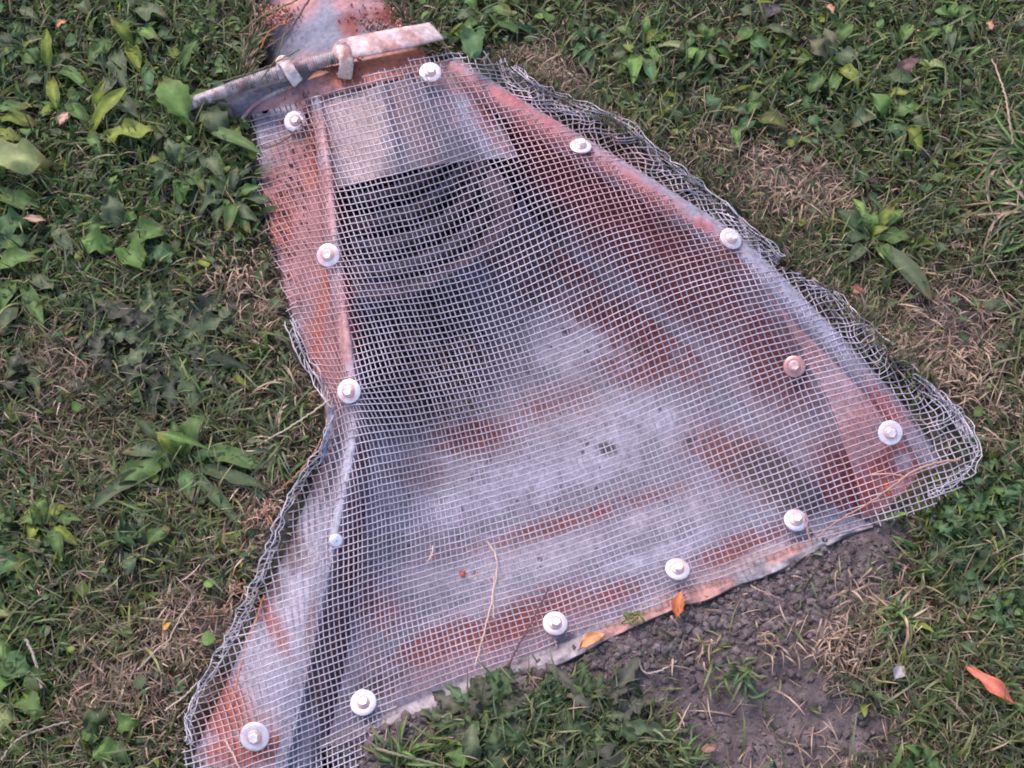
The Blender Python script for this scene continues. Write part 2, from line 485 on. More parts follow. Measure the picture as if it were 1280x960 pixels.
loft('wing_flange', [LCs + np.array([-12, 4, -.016]) * kz + np.array([0, 0, -.001]), gut, gut2, LOs, LOs + np.array([-4, 3, -.03])], 6, lfl_col, label='outer flange of the left wing, orange above and pale grey below')

# collar plate over the pipe mouth
cl = np.array(spline([(398,112,.036),(402,150,.038),(410,190,.036),(414,238,.036)], 40))
cm = np.array(spline([(475,92,.066),(482,130,.068),(490,170,.067),(497,216,.064)], 40))
cn = np.array(spline([(520,82,.066),(535,125,.067),(548,165,.064),(562,203,.054)], 40))
cr = np.array(spline([(562,74,.040),(592,110,.036),(622,150,.030),(648,196,.020)], 40))
ci = np.stack([np.stack([np.interp(np.linspace(0, 3, 100), [0, 1, 2, 3], [q[i, k] for q in (cl, cm, cn, cr)]) for k in range(3)], 1) for i in range(40)])
un = np.linspace(0, 1, 100)
ci[..., 2] += -.004 + .0015 * np.sin(un * 26)[None] + .003 * sstep(.40, .30, un)[None]
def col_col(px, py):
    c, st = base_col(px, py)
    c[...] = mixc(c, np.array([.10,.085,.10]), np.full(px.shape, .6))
    st([(446,165,34,80,10,1.3)], np.array([.34,.27,.26]), .25, .6)
    st([(525,170,22,70,20,1.1),(505,130,20,50,15)], np.array([.15,.11,.12]), .25, .75)  # dark band: shading of the curved plate put into its colour
    st([(596,150,24,70,34,1.1)], np.array([.29,.32,.39]), .25, .7)  # bluish light band, the lit side of that painted shading
    st([(560,95,44,26,-20,1.1),(610,160,16,60,34,.7),(560,130,18,60,28,.6)], PINK * .85, .3, .75)
    st([(600,125,14,60,38,.9)], RUST, .3, .8)
    return c
P = at(ci[..., 0], ci[..., 1], ci[..., 2])
Pl = P - np.array([0, -.002, .004])
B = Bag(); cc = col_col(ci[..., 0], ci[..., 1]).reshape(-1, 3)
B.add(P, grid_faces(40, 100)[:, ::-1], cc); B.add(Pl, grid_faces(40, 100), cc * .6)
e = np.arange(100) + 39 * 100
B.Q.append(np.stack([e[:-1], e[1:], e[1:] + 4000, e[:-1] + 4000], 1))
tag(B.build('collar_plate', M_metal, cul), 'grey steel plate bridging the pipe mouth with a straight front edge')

# corrugated pipe
pc = at(514, 287, -.086)
pa = np.array([-.33, .944, -.03]); pa /= np.linalg.norm(pa)
pb = np.array([.944, .33, 0]); pb /= np.linalg.norm(pb); pu = np.cross(pb, pa)
pipe = thing('culvert_pipe', 'corrugated metal drain pipe running back under the grass from the end section', 'pipe', pc)
ns, nl = 96, 220
s_ = np.linspace(0, .95, nl)
th = np.linspace(0, 2 * math.pi, ns + 1)
def pipe_surf(R, depth, name, colr, outer, s=s_, smooth=True, pitch=.046):
    SS, TH = np.meshgrid(s, th, indexing='ij')
    r = R + depth * np.sin(SS / pitch * 2 * math.pi)
    if not outer: SS = SS + .06 * sstep(.1, .8, np.sin(TH)) * (1 - SS / .95)
    Q = pc + pa * SS[..., None] + r[..., None] * (np.cos(TH)[..., None] * pb + np.sin(TH)[..., None] * pu)
    px, py = topx(Q)
    c, st = base_col(px, py)
    if outer:
        c[...] = mixc(c, PINK * .9, sstep(.42, .62, fbm(px / 45, py / 45, 81, 4)))
        st([(430,85,70,26,10,1.1),(480,64,50,30,0,1.0),(350,12,50,12,20,.8)], np.array([.36,.18,.16]), .25, .7)
        st([(415,40,48,26,16,1.2)], np.array([.13,.15,.20]), .3, .7)
        st([(440,30,20,22,0),(500,20,50,14,0),(390,95,24,10,0)], RUST * 1.3, .35, .75)
    else:
        ph = .5 + .5 * np.sin(SS / pitch * 2 * math.pi + 2.6)  # ring highlights and shaded valleys are painted into the liner colour
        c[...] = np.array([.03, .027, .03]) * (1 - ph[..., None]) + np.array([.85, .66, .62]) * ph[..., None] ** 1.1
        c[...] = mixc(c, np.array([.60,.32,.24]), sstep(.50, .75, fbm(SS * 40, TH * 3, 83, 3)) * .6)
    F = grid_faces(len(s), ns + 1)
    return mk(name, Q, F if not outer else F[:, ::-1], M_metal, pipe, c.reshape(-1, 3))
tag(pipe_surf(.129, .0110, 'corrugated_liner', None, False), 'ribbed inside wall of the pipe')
tag(pipe_surf(.142, .0015, 'pipe_shell', None, True, s=np.linspace(.16, .95, 120)), 'outer shell of the pipe, blue grey with reddish silt')
# pale mouth ring
tt = np.linspace(-math.pi, .7, 70)
Q = pc + pa * -.004 + .136 * (np.cos(tt)[:, None] * pb + np.sin(tt)[:, None] * pu)
Vt, Ft = tube(Q, .015, 12)
tag(mk('mouth_ring', Vt, Ft, M_metal, pipe, np.tile([.60,.38,.34], (len(Vt), 1)) * (.6 + .8 * fbm(Vt[:, 0] * 60, Vt[:, 1] * 60, 5, 4))[:, None]), 'rolled ring round the lower half of the pipe mouth')

# silt lumps lying on the pipe and at the collar
r3 = np.random.default_rng(17); B = Bag()
Ph = (1 + 5 ** .5) / 2
for k in range(900):
    cxl, cyl, sx_, sy_ = [(478, 28, 34, 22), (470, 88, 60, 12), (420, 112, 60, 10), (345, 18, 22, 14), (392, 150, 10, 40), (360, 260, 22, 60)][k % 6]
    x = r3.normal(cxl, sx_ * .6); y = r3.normal(cyl, sy_ * .6)
    zt = {0: .052, 1: .066, 2: .046, 3: .040, 4: .030, 5: .012}[k % 6]
    tt_ = np.linspace(0, 2 * math.pi, 7)[:-1]; sz_ = r3.uniform(.0006, .0019) * (2.0 if k % 37 == 0 else 1)
    ring = np.stack([np.cos(tt_) * sz_ * r3.uniform(.7, 1.4, 6), np.sin(tt_) * sz_ * r3.uniform(.7, 1.4, 6), np.full(6, -.004)], 1)
    r2_ = ring * .72 + np.array([0, 0, .003 + sz_ * .4]); top = np.array([[0, 0, sz_ * .45]])
    V = np.vstack([ring, r2_, top]) + at(x, y, zt)
    F = [np.array([(q, (q + 1) % 6, 6 + (q + 1) % 6, 6 + q) for q in range(6)]), np.array([(6 + q, 6 + (q + 1) % 6, 12) for q in range(6)])]
    B.add(V, F, np.array([(.30,.15,.12),(.34,.20,.18),(.22,.10,.07),(.38,.14,.07)][r3.integers(4)]) * r3.uniform(.7, 1.2))
o = B.build('dried_silt', M_metal, pipe); o['kind'] = 'stuff'; o['label'] = 'lumpy dried reddish silt on the pipe and collar'
hv, hf = lathe_([(.0060, .0008), (.0046, .0010), (.0040, .0004), (.0040, -.004), (.0002, -.004)], at(331, 139, .016), (0, -.2, 1), 14)
mk('bolt_hole', hv, hf, M_metal, cul, np.vstack([np.tile([.2,.21,.26], (28, 1)), np.tile([.004,.004,.005], (len(hv) - 28, 1))]))

# connector: strap, lugs and threaded rod
con = thing('band_connector', 'threaded steel rod and flat strap clamped across the top of the culvert pipe', 'pipe clamp', at(400, 80, .07))
rp = spline([(236,131,.030),(262,121,.040),(300,107,.052),(345,92,.064),(385,81,.072),(430,69,.078)], 420)
rr = .0088 + np.where(rp[:, 0] > 284, .0010 * np.sin(np.arange(420) * 2 * math.pi / 6.0), 0)
rP = at(rp[:, 0], rp[:, 1], rp[:, 2])
Vt, Ft = tube(rP, rr, 14, cap=True)
n_ = fbm(Vt[:, 0] * 60, Vt[:, 1] * 60, 91, 3)
cR = np.array([.36,.34,.35]) * (.7 + .6 * n_)[:, None]
cR = cR * (1 - .6 * sstep(.5, .35, fbm(Vt[:, 0] * 140, Vt[:, 1] * 140, 95, 3))[:, None])
cR = cR * (1 - sstep(.55, .75, n_)[:, None] * .5) + PINK * sstep(.55, .75, n_)[:, None] * .5
rod = mk('threaded_rod', Vt, Ft, M_metal, con, cR)
def plate(path, width, thick, wdir, n=40, roundend=None):
    """flat bar along px path, width in metres across wdir, closed box section"""
    p = spline(path, n); Pp = at(p[:, 0], p[:, 1], p[:, 2])
    T = np.gradient(Pp, axis=0); T /= np.linalg.norm(T, axis=1)[:, None]
    Wd = np.cross(T, wdir); Wd /= np.linalg.norm(Wd, axis=1)[:, None]
    Nn = np.cross(Wd, T)
    tt = np.linspace(0, 1, n); wd = np.full(n, width)
    if roundend is not None:
        wd = width * np.minimum(1, np.sqrt(np.clip(1 - (1 - np.minimum(1, tt / roundend)) ** 2, .02, 1)))
    prof = [(-1, 0), (-.93, 1), (-.5, 1.15), (0, 1.2), (.5, 1.15), (.93, 1), (1, 0), (.93, -1), (-.93, -1)]
    V = np.stack([Pp + Wd * (a * wd / 2)[:, None] + Nn * (b * thick / 2) for a, b in prof], 1)
    m = len(prof)
    i = np.arange(n * m).reshape(n, m); j = np.roll(i, -1, 1)
    F = np.stack([i[:-1], j[:-1], j[1:], i[1:]], -1).reshape(-1, 4)
    V = V.reshape(-1, 3); V = np.vstack([V, Pp[0], Pp[-1]]); k = len(V)
    T0 = [[i[0, q], k - 2, j[0, q]] for q in range(m)] + [[j[-1, q], k - 1, i[-1, q]] for q in range(m)]
    return V, [F, np.array(T0)]
def patchy(V, a, b, sc=40, s=5, lo=.4, hi=.65):
    n = fbm(V[:, 0] * sc, V[:, 1] * sc, s, 4); k = sstep(lo, hi, n)[:, None]
    return (a * (1 - k) + b * k) * (.8 + .4 * fbm(V[:, 0] * 150, V[:, 1] * 150, s + 3, 2))[:, None]
Vt, Ft = plate([(416,66,.083),(440,60,.087),(480,52,.088),(515,45,.080),(545,39,.060)], .036, .004, np.array([0, -.1, 1.0]), roundend=.12)
tag(mk('strap', Vt, Ft, M_metal, con, patchy(Vt, np.array([.50,.42,.41]), np.array([.36,.21,.18]), 55)), 'flat pale steel strap with pinkish dust')
def ringlug(px, py, z, ax_px, R, r, sq=1.0, name='lug', tint=PALE):
    c0 = at(px, py, z); d = at(px + ax_px[0], py + ax_px[1], z) - c0; d /= np.linalg.norm(d)
    a = np.array([0, 0, 1.0]); b = np.cross(d, a)
    t = np.linspace(0, 2 * math.pi, 25)
    ring = c0 + R * (np.cos(t)[:, None] * b * sq + np.sin(t)[:, None] * a)
    Vt, Ft = tube(ring, r * (1 + .25 * np.sin(t * 2 + 1)), 8)
    return mk(name, Vt, Ft, M_metal, con, patchy(Vt, tint, PINK * .8, 70, 8))
ringlug(431, 69, .078, (10, -3), .0140, .0070, 1.0, 'lug')
Vt, Ft = plate([(424,58,.092),(430,66,.095),(433,80,.088),(431,96,.068)], .019, .008, np.array([.2, -.4, 1.0]), roundend=.2)
mk('lug_tab', Vt, Ft, M_metal, con, patchy(Vt, np.array([.55,.45,.42]), np.array([.30,.17,.14]), 60, 4))
# bolt head on the lug
def hexprism(c0, n, R, h, twist=0.0, bev=.15):
    n = np.array(n, float); n /= np.linalg.norm(n)
    a = np.cross(n, [0.13, 1, .2]); a /= np.linalg.norm(a); b = np.cross(n, a)
    t = np.arange(6) * math.pi / 3 + twist
    ringf = lambda r, z: c0 + r * (np.cos(t)[:, None] * a + np.sin(t)[:, None] * b) + n * z
    L = [ringf(R, 0), ringf(R, h * (1 - bev)), ringf(R * .86, h), ringf(R * .5, h * .93)]
    V = np.vstack(L + [np.array([c0 + n * h * .90])]); F = []
    for k in range(3):
        for q in range(6): F.append((k * 6 + q, k * 6 + (q + 1) % 6, k * 6 + 6 + (q + 1) % 6, k * 6 + 6 + q))
    T = [(18 + q, 18 + (q + 1) % 6, 24) for q in range(6)]
    return V, [np.array(F), np.array(T)]
Vt, Ft = hexprism(at(430, 60, .090), (0, -.5, .9), .0085, .007, .3)
mk('hex_nut', Vt, Ft, M_metal, rod, patchy(Vt, PALE, PINK, 90, 3), smooth=False)
# clip on the rod: a short bent bracket with its nut
Vt, Ft = hexprism(at(349, 92, .064) - np.array([.0, .0, .0]), at(385, 81, .072) - at(345, 92, .064), .0125, .009, .2)
mk('hex_nut', Vt, Ft, M_metal, rod, patchy(Vt, PALE, PINK, 90, 13), smooth=False)
Vt, Ft = plate([(346,76,.078),(356,78,.082),(363,90,.080),(372,103,.064)], .017, .006, np.array([.4, -.5, 1.0]), roundend=.25)
tag(mk('clip', Vt, Ft, M_metal, con, patchy(Vt, np.array([.58,.56,.56]), np.array([.40,.30,.27]), 80, 14)), 'pale bent steel clip hooked over the rod')
Vt, Ft = plate([(300,152,.012),(318,132,.026),(345,116,.040),(372,106,.050)], .005, .003, np.array([0, -.3, 1.0]))
mk('band_edge', Vt, Ft, M_metal, con, patchy(Vt, PINK * .8, np.array([.3,.3,.33])))
# grey saddle plate under the rod, left
def sad_col(px, py):
    c, st = base_col(px, py); c *= .75
    st([(360,130,40,18,20,1.1),(400,110,40,16,10,1.1)], PINK * .9, .3, .7)
    st([(480,84,70,30,12,1.3)], ORNG * .9, .25, .7)
    return c
loft('saddle', [[(268,126,.02),(285,112,.034),(330,100,.046),(385,88,.058),(440,78,.066),(490,68,.064),(528,60,.055)],
                [(275,140,.008),(295,130,.022),(335,118,.038),(392,104,.052),(450,92,.066),(495,82,.066),(534,74,.058)],
                [(285,156,.000),(303,148,.010),(345,134,.028),(398,122,.044),(455,108,.064),(500,98,.064),(540,90,.058)]], 8, sad_col, parent=con, n=80, label='curved steel saddle under the rod, grey with red silt')
# toe plate with a chalky crust
tp = spline(TOE, 160)
wv = 12 + 6 * (fbm(np.arange(160) / 16., 0 * np.arange(160), 101, 3) - .5) * 2
wv *= .25 + .75 * sstep(0, 10, np.arange(160)) * sstep(159, 135, np.arange(160))
off = np.array([.37, .93])
t1 = tp.copy(); t1[:, 0] -= off[0] * 8; t1[:, 1] -= off[1] * 8; t1[:, 2] = -.006
t2 = tp.copy(); t2[:, 0] += off[0] * wv * .5; t2[:, 1] += off[1] * wv * .5; t2[:, 2] = -.002 + (fbm(np.arange(160) / 5., 0 * np.arange(160), 104, 3) - .5) * .012
t3 = tp.copy(); t3[:, 0] += off[0] * wv; t3[:, 1] += off[1] * wv; t3[:, 2] = -.003 + (fbm(np.arange(160) / 4., 0 * np.arange(160), 105, 3) - .5) * .014
t4 = tp.copy(); t4[:, 0] += off[0] * (wv + 3); t4[:, 1] += off[1] * (wv + 3); t4[:, 2] = -.02
def toe_col(px, py):
    c = np.tile(np.array([.27, .26, .27]), px.shape + (1,)) * (.7 + .6 * fbm(px / 9, py / 9, 7, 4))[..., None]
    k = sstep(.35, .6, blobs(px, py, [(870,748,60,14,22,1.2),(790,780,50,12,22,1.1),(980,690,30,12,25,1.2),(480,900,20,10,0,.4)]) * (.5 + fbm(px / 14, py / 14, 8, 3)))
    c[...] = mixc(c, np.array([.38, .20, .16]), k * .8)
    k = sstep(.5, .7, fbm(px / 12, py / 12, 12, 4)) * .6
    return mixc(c, MUD, k)
loft('toe_crust', [t1, t2, t3, t4], 6, toe_col, label='chalky pale crust along the toe of the apron')

# ------------------------------------------------------------------ wire mesh sheet
# local weave: (px, py, column lean dx/dy, column spacing px, row slope dy/dx, row spacing px)
W = np.array([
 (650,437,.39,7.8,-.31,8.2),(950,437,.52,8.8,-.27,7.8),(500,677,-.03,5.9,-.22,8.2),(510,167,.35,8.2,-.27,8.5),(750,637,.38,7.2,-.30,8.2),
 (370,737,.25,8.4,-.27,9.4),(380,217,.30,7.4,-.25,8.4),(820,290,.45,8.6,-.33,7.6),(1150,597,.40,9.6,-.38,9.0),(650,797,.30,7.2,-.36,7.4),(560,852,.2,7.2,-.37,8),(800,762,.36,7.6,-.38,7.8),(940,705,.4,8.2,-.38,8),(490,895,.15,7.4,-.38,8.6),(1190,575,.40,9.6,-.38,9.2),(1150,625,.40,9.6,-.37,9.2),(1095,640,.40,9.2,-.36,8.8),(1220,545,.42,9.6,-.36,9.0),(430,700,-.2,6.6,-.40,8.6),(470,740,.0,6,-.36,8.4),
 (410,580,.25,7.0,-.32,9.5),(470,560,.12,5.0,-.20,9.2),(450,300,.28,6.4,-.14,8.2),(450,440,.30,6.2,-.12,8.0),(560,330,.36,7.6,-.26,8.3),(1060,520,.46,9.0,-.33,8.4),
 (900,600,.42,8.2,-.33,8.2),(800,700,.38,7.8,-.33,7.8),(300,880,.25,8.6,-.36,9.4),(450,800,.12,6.6,-.36,9.0),(560,800,.18,6.8,-.34,8.0),
 (700,145,.75,9.0,.02,5.6),(850,215,.75,9.0,.00,5.8),(970,300,.75,9.0,-.05,6.2),(1090,410,.7,9.0,-.12,7.0),(1180,500,.6,9.0,-.2,8.0),
 (600,90,.55,8.6,-.12,7.6),(430,120,.30,8.2,-.24,8.6),(340,150,.35,8.0,-.30,8.6),(360,400,.30,7.2,-.25,8.4),(600,600,.15,6.6,-.27,8.2),(700,250,.42,8.3,-.34,8.0),(1000,640,.42,8.6,-.36,8.0),
])
wx = W[:, 0] / 100; wy = W[:, 1] / 100
gi = np.stack([1 / W[:, 3], -W[:, 2] / W[:, 3]], 1) * 100
gj = np.stack([-W[:, 4] / W[:, 5], 1 / W[:, 5]], 1) * 100
cxs, cys = np.meshgrid(np.linspace(1.5, 13.6, 12), np.linspace(0, 10.4, 11)); cxs = cxs.ravel(); cys = cys.ravel()
SG = 1.45
def basis(x, y):
    dx = x[:, None] - cxs; dy = y[:, None] - cys; e = np.exp(-(dx * dx + dy * dy) / (2 * SG * SG))
    return np.c_[e, x, y], np.c_[-dx / SG ** 2 * e, np.ones_like(x), 0 * x], np.c_[-dy / SG ** 2 * e, 0 * x, np.ones_like(x)]
_, bx, by = basis(wx, wy)
A_ = np.vstack([bx, by]); nb = A_.shape[1]
reg = np.eye(nb) * .015; reg[-1, -1] = reg[-2, -2] = 1e-6
ci_ = np.linalg.solve(A_.T @ A_ + reg, A_.T @ np.r_[gi[:, 0], gi[:, 1]])
cj_ = np.linalg.solve(A_.T @ A_ + reg, A_.T @ np.r_[gj[:, 0], gj[:, 1]])
def field(x, y):
    b, bx, by = basis(x / 100, y / 100)
    return b @ ci_, b @ cj_, bx @ ci_ / 100, by @ ci_ / 100, bx @ cj_ / 100, by @ cj_ / 100
CLOTH = [(306,130),(345,118),(400,112),(470,92),(520,70),(560,64),(640,76),(662,98),(700,118),(760,146),(792,166),(834,206),(884,240),(920,270),(950,302),(978,334),(1022,352),(1046,376),(1090,414),(1130,452),(1176,494),(1206,526),(1228,562),(1206,606),(1165,632),(1116,655),(1060,670),(1010,680),(930,712),(860,742),(790,770),(715,796),(640,826),(560,858),(500,880),(462,915),(440,990),(225,990),(232,890),(262,840),(300,768),(330,700),(345,645),(375,600),(402,560),(412,515),(395,478),(372,440),(358,380),(340,320),(324,250),(318,190)]
gx_, gy_ = np.meshgrid(np.arange(200, 1270, 6.), np.arange(40, 1010, 6.))
fi, fj, *_ = field(gx_.ravel(), gy_.ravel())
ins = inpoly(gx_.ravel(), gy_.ravel(), CLOTH)
i0, i1, j0, j1 = int(fi[ins].min()) - 1, int(fi[ins].max()) + 2, int(fj[ins].min()) - 1, int(fj[ins].max()) + 2
II, JJ = np.meshgrid(np.arange(i0, i1), np.arange(j0, j1), indexing='ij')
# start each node at the nearest sample, then Newton
nx = np.zeros(II.shape); ny = np.zeros(II.shape)
S_ = np.stack([fi, fj], 1)
T_ = np.stack([II.ravel(), JJ.ravel()], 1).astype(float)
best = np.zeros(len(T_), int)
for a in range(0, len(T_), 1000):
    d = ((T_[a:a + 1000, None] - S_[None]) ** 2).sum(-1); best[a:a + 1000] = d.argmin(1)
X = gx_.ravel()[best].copy(); Y = gy_.ravel()[best].copy()
for it in range(6):
    a, b, ax_, ay_, bx_, by_ = field(X, Y)
    da = T_[:, 0] - a; db = T_[:, 1] - b; det = ax_ * by_ - ay_ * bx_
    det = np.where(np.abs(det) < 1e-4, 1e-4, det)
    sx = (da * by_ - db * ay_) / det; sy = (ax_ * db - bx_ * da) / det
    m_ = np.maximum(1, np.hypot(sx, sy) / 10)
    X += sx / m_; Y += sy / m_
a, b, *_ = field(X, Y)
okn = (np.hypot(T_[:, 0] - a, T_[:, 1] - b) < .3) & inpoly(X, Y, CLOTH)
X = X.reshape(II.shape); Y = Y.reshape(II.shape); okn = okn.reshape(II.shape)

SCREWS = [ # px, py, z, radius scale, normal, label
 (369,151,.020,1.05,(-.05,-.30,.95),'washered screw at the top left corner of the mesh, beside the threaded rod'),
 (538,90,.078,1.0,(.05,-.15,.98),'topmost washered screw, just below the end of the flat strap'),
 (726,182,.066,.97,(.05,.20,.97),'washered screw near the top of the right rim, tilted away, above a brown leaf'),
 (914,298,.063,1.0,(.30,-.10,.94),'washered screw halfway down the right rim, beside crumpled mesh and grass'),
 (410,319,.055,1.0,(-.1,-.42,.90),'washered screw on the left rim, second from the top'),
 (436,489,.052,1.0,(-.2,-.40,.90),'washered screw on the left rim at the narrow waist of the mesh'),
 (993,458,.030,.92,(-.15,-.40,.90),'brown tinted screw and washer set inside the right wing, off the rim'),
 (1113,541,.034,1.0,(.0,-.50,.87),'bright washered screw at the lower right corner of the mesh'),
 (995,650,.006,.97,(.0,.05,1.0),'dull washered screw at the right end of the toe, crossed by a dry root'),
 (847,711,.004,.97,(.05,.13,1.0),'washered screw on the toe above an upright orange leaf'),
 (694,779,.004,.97,(.05,.02,1.0),'washered screw on the toe above the fallen orange leaf lying flat'),
 (454,878,.006,1.0,(-.05,.0,1.0),'washered screw at the left end of the toe above dark soil'),
 (318,921,.030,1.08,(.0,-.5,.87),'brightest washered screw at the lower left corner of the mesh'),
]
# sheet height from scattered supports
ZC = [(p[0], p[1], p[2] + .005) for p in LC[:-1]] + [(p[0], p[1], p[2] + .007) for p in RC[:-2]] + [(1150, 560, .026), (1175, 600, .028)] + [(p[0], p[1], .008) for p in LO[1:]]
ZC += [(p[0], p[1], .003) for p in TOE]
ZC += [(s[0], s[1], s[2] - .002) for s in SCREWS]
ZC += [(560,250,.035),(620,350,.012),(700,420,.006),(560,430,.012),(800,480,.0),(640,560,.0),(540,620,.002),(900,560,.0),(760,640,-.003),(600,720,-.003),(500,760,.0),(850,420,.02),(950,620,.0),(520,140,.080),(470,130,.078),(450,212,.062),(497,214,.074),(548,203,.072),(590,200,.055),(600,150,.055)]
ZC += [(340,760,.032),(325,850,.032),(300,800,.022),(372,690,.036),(350,820,.034),(335,890,.030),(290,900,.016)]
ZC += [(760,160,.028),(880,230,.026),(980,310,.024),(1060,375,.022),(1180,480,.020),(1225,560,.030),(640,85,.03),(700,120,.028),(470,95,.078),(400,115,.052),(310,132,.012),(1180,610,.030),(1100,650,.014),(1150,636,.024),(1130,610,.022)]
ZC = np.array(ZC, float)
D_ = np.hypot(ZC[:, None, 0] - ZC[None, :, 0], ZC[:, None, 1] - ZC[None, :, 1])
zm = ZC[:, 2].mean()
wz = np.linalg.solve(-D_ - np.eye(len(ZC)) * 6, ZC[:, 2] - zm)
def zcloth(x, y):
    s = np.shape(x); x = np.ravel(x); y = np.ravel(y)
    return (zm + (-np.hypot(x[:, None] - ZC[:, 0], y[:, None] - ZC[:, 1])) @ wz).reshape(s)
# crumpling grows outside the rims
OUTR = [(p[0], p[1]) for p in RC]
out_r = np.where((X > 560) & (Y < 700), 1, 0) * inpoly(X, Y, [(p[0], p[1]) for p in RC] + [(1400,620),(1400,-50),(560,-50)]) * sstep(2, 30, dpoly(X, Y, OUTR, False))
out_r = out_r * (1 - .75 * sstep(520, 590, Y))
out_l = sstep(26, 4, dpoly(X, Y, CLOTH[38:], False)) * (X < 460)
amp = np.clip(out_r + .55 * out_l, 0, 1) + .05
nz = lambda s, k=3.2: (fbm(II / k, JJ / k, s, 2) - .5) * 2
big = lambda s: (fbm(II / 11., JJ / 11., s, 2) - .5) * 2
DX = nz(201) * 9 * amp + big(211) * 1.6; DY = nz(202) * 9 * amp + big(212) * 1.6
for s in SCREWS:          # the sheet puckers under each washer
    dx = s[0] - X; dy = s[1] - Y; d = np.hypot(dx, dy) + 1e-6
    k = np.exp(-(d / 34) ** 2) * .16
    if s[0] == 436: k = np.exp(-(d / 46) ** 2) * .42
    DX += dx * k; DY += dy * k
jw = np.random.default_rng(3)
DX += jw.normal(0, .14, X.shape) + jw.normal(0, .45, (X.shape[0], 1)); DY += jw.normal(0, .12, X.shape) + jw.normal(0, .40, (1, X.shape[1]))
Xn = X + DX; Yn = Y + DY
ZZ = zcloth(Xn, Yn) + amp * nz(203) * .012 + big(213) * .002
P = at(Xn, Yn, ZZ)
cloth = thing('wire_mesh', 'galvanised wire mesh sheet screwed over the open culvert end', 'wire mesh', at(700, 470, 0))
def wires(ok, P, r, dz, axis, name, label):
    B = Bag()
    n = ok.shape[axis]
    for k in range(n):
        o = ok[k] if axis == 0 else ok[:, k]; q = (P[k] if axis == 0 else P[:, k]) + np.array([0, 0, dz])
        idx = np.flatnonzero(o)
        if len(idx) < 2: continue
        for run in np.split(idx, np.flatnonzero(np.diff(idx) > 1) + 1):
            if len(run) < (2 if axis == 0 else 3): continue
            pp = q[run].copy()
            # loose cut end
            pp = np.vstack([pp, pp[-1] + (pp[-1] - pp[-2]) * rng.uniform(.1, .7)]); pp = np.vstack([pp[0] + (pp[0] - pp[1]) * rng.uniform(.1, .7), pp])
            V, F = tube(pp, r, 5, False, .3)
            qx, qy = topx(V)
            kt = sstep(.25, .8, blobs(qx, qy, [(375,260,60,150,0,1.1),(415,420,40,120,0,1.1),(760,230,200,60,-34,1.),(1100,560,80,70,0,1.),(290,900,60,80,20,1.),(620,820,200,40,22,.9),(900,720,120,30,22,.9)]) * (.5 + fbm(qx / 25, qy / 25, 70, 3)))[:, None] * .8
            ks_ = (.72 + .5 * fbm(qx / 30, qy / 30, 75, 4))[:, None]
            B.add(V, F, (WCOL * (1 - kt) + WCOL * np.array([1.05, .66, .58]) * kt) * ks_)
    o = B.build(name, M_wire, cloth); o['kind'] = 'stuff'; o['label'] = label
WCOL = np.array([.27, .265, .32])
wires(okn, P, .00092, -.0007, 0, 'down_wires', 'fine wires running from the pipe towards the toe')
WCOL = np.array([.50, .49, .56])
wires(okn, P, .00062, .0007, 1, 'cross_wires', 'fine wires running from wing to wing')

# folded hems with diamond openings along the two ragged sides
def hem(path, width, z0, z1, seed, name, label, cells=3, pitch=8.0):
    n = int(sum(math.hypot(path[i + 1][0] - path[i][0], path[i + 1][1] - path[i][1]) for i in range(len(path) - 1)) / pitch)
    c = spline([(a, b, 0) for a, b in path], n)[:, :2]
    T = np.gradient(c, axis=0); T /= np.linalg.norm(T, axis=1)[:, None]
    N = np.stack([-T[:, 1], T[:, 0]], 1)
    rr = np.random.default_rng(seed)
    wmod = width * (.55 + .9 * fbm(np.arange(n) / 6., 0 * np.arange(n), seed, 2))
    B = Bag(); m = cells * 2 + 1
    ii, ww = np.meshgrid(np.arange(n), np.linspace(-1, 1, m), indexing='ij')
    jx = (fbm(ii / 1.7, ww * 2, seed + 1, 2) - .5) * 10; jy = (fbm(ii / 1.7, ww * 2, seed + 2, 2) - .5) * 10
    px = c[:, None, 0] + N[:, None, 0] * ww * wmod[:, None] / 2 + jx; py = c[:, None, 1] + N[:, None, 1] * ww * wmod[:, None] / 2 + jy
    zz = z0 + (z1 - z0) * (ww + 1) / 2 + (fbm(ii / 3., ww * 2, seed + 3, 2) - .3) * .022
    PP = at(px, py, zz)
    def zig(start, step):
        a, b, out = start, (0 if step > 0 else m - 1), []
        while 0 <= a < n and 0 <= b < m: out.append(PP[a, b]); a += 1; b += step
        return out
    for a in range(n):
        pts = [PP[min(n - 1, a + b // 2), b] for b in range(m)]
        V, F = tube(np.array(pts), .00062, 4); B.add(V, F, (.44,.45,.50))
    for b in range(0, m, 1 if cells > 2 else 2):
        V, F = tube(PP[:, b], .00066, 4); B.add(V, F, (.44,.45,.50))
    o = B.build(name, M_wire, cloth); o['kind'] = 'stuff'; o['label'] = label
hem([(638,84),(662,104),(690,122),(740,142),(784,160),(820,194),(868,230),(912,262),(942,296),(976,326)], 15, .040, .014, 301, 'folded_edge', 'crumpled folded edge of the mesh behind the upper right rim')
hem([(1012,354),(1038,368),(1072,402),(1114,438),(1160,484),(1196,518),(1212,548)], 13, .028, .010, 302, 'folded_edge', 'crumpled folded edge of the mesh by the dry grass on the right')
hem([(1140,470),(1178,500),(1205,530),(1222,560),(1214,584),(1190,602),(1160,618)], 12, .032, .016, 305, 'folded_edge', 'dense crumpled fold of the mesh tucked into the grass at the right corner', 2, 6.5)
hem([(414,520),(402,560),(378,600),(352,645),(334,700),(306,762),(268,832),(238,888),(236,930)], 9, .012, .022, 303, 'folded_edge', 'bunched edge of the mesh along the lower left', 2, 6.5)
hem([(362,400),(376,440),(398,476),(416,508)], 12, .012, .022, 304, 'folded_edge', 'bunched edge of the mesh above the waist', 2, 8.)

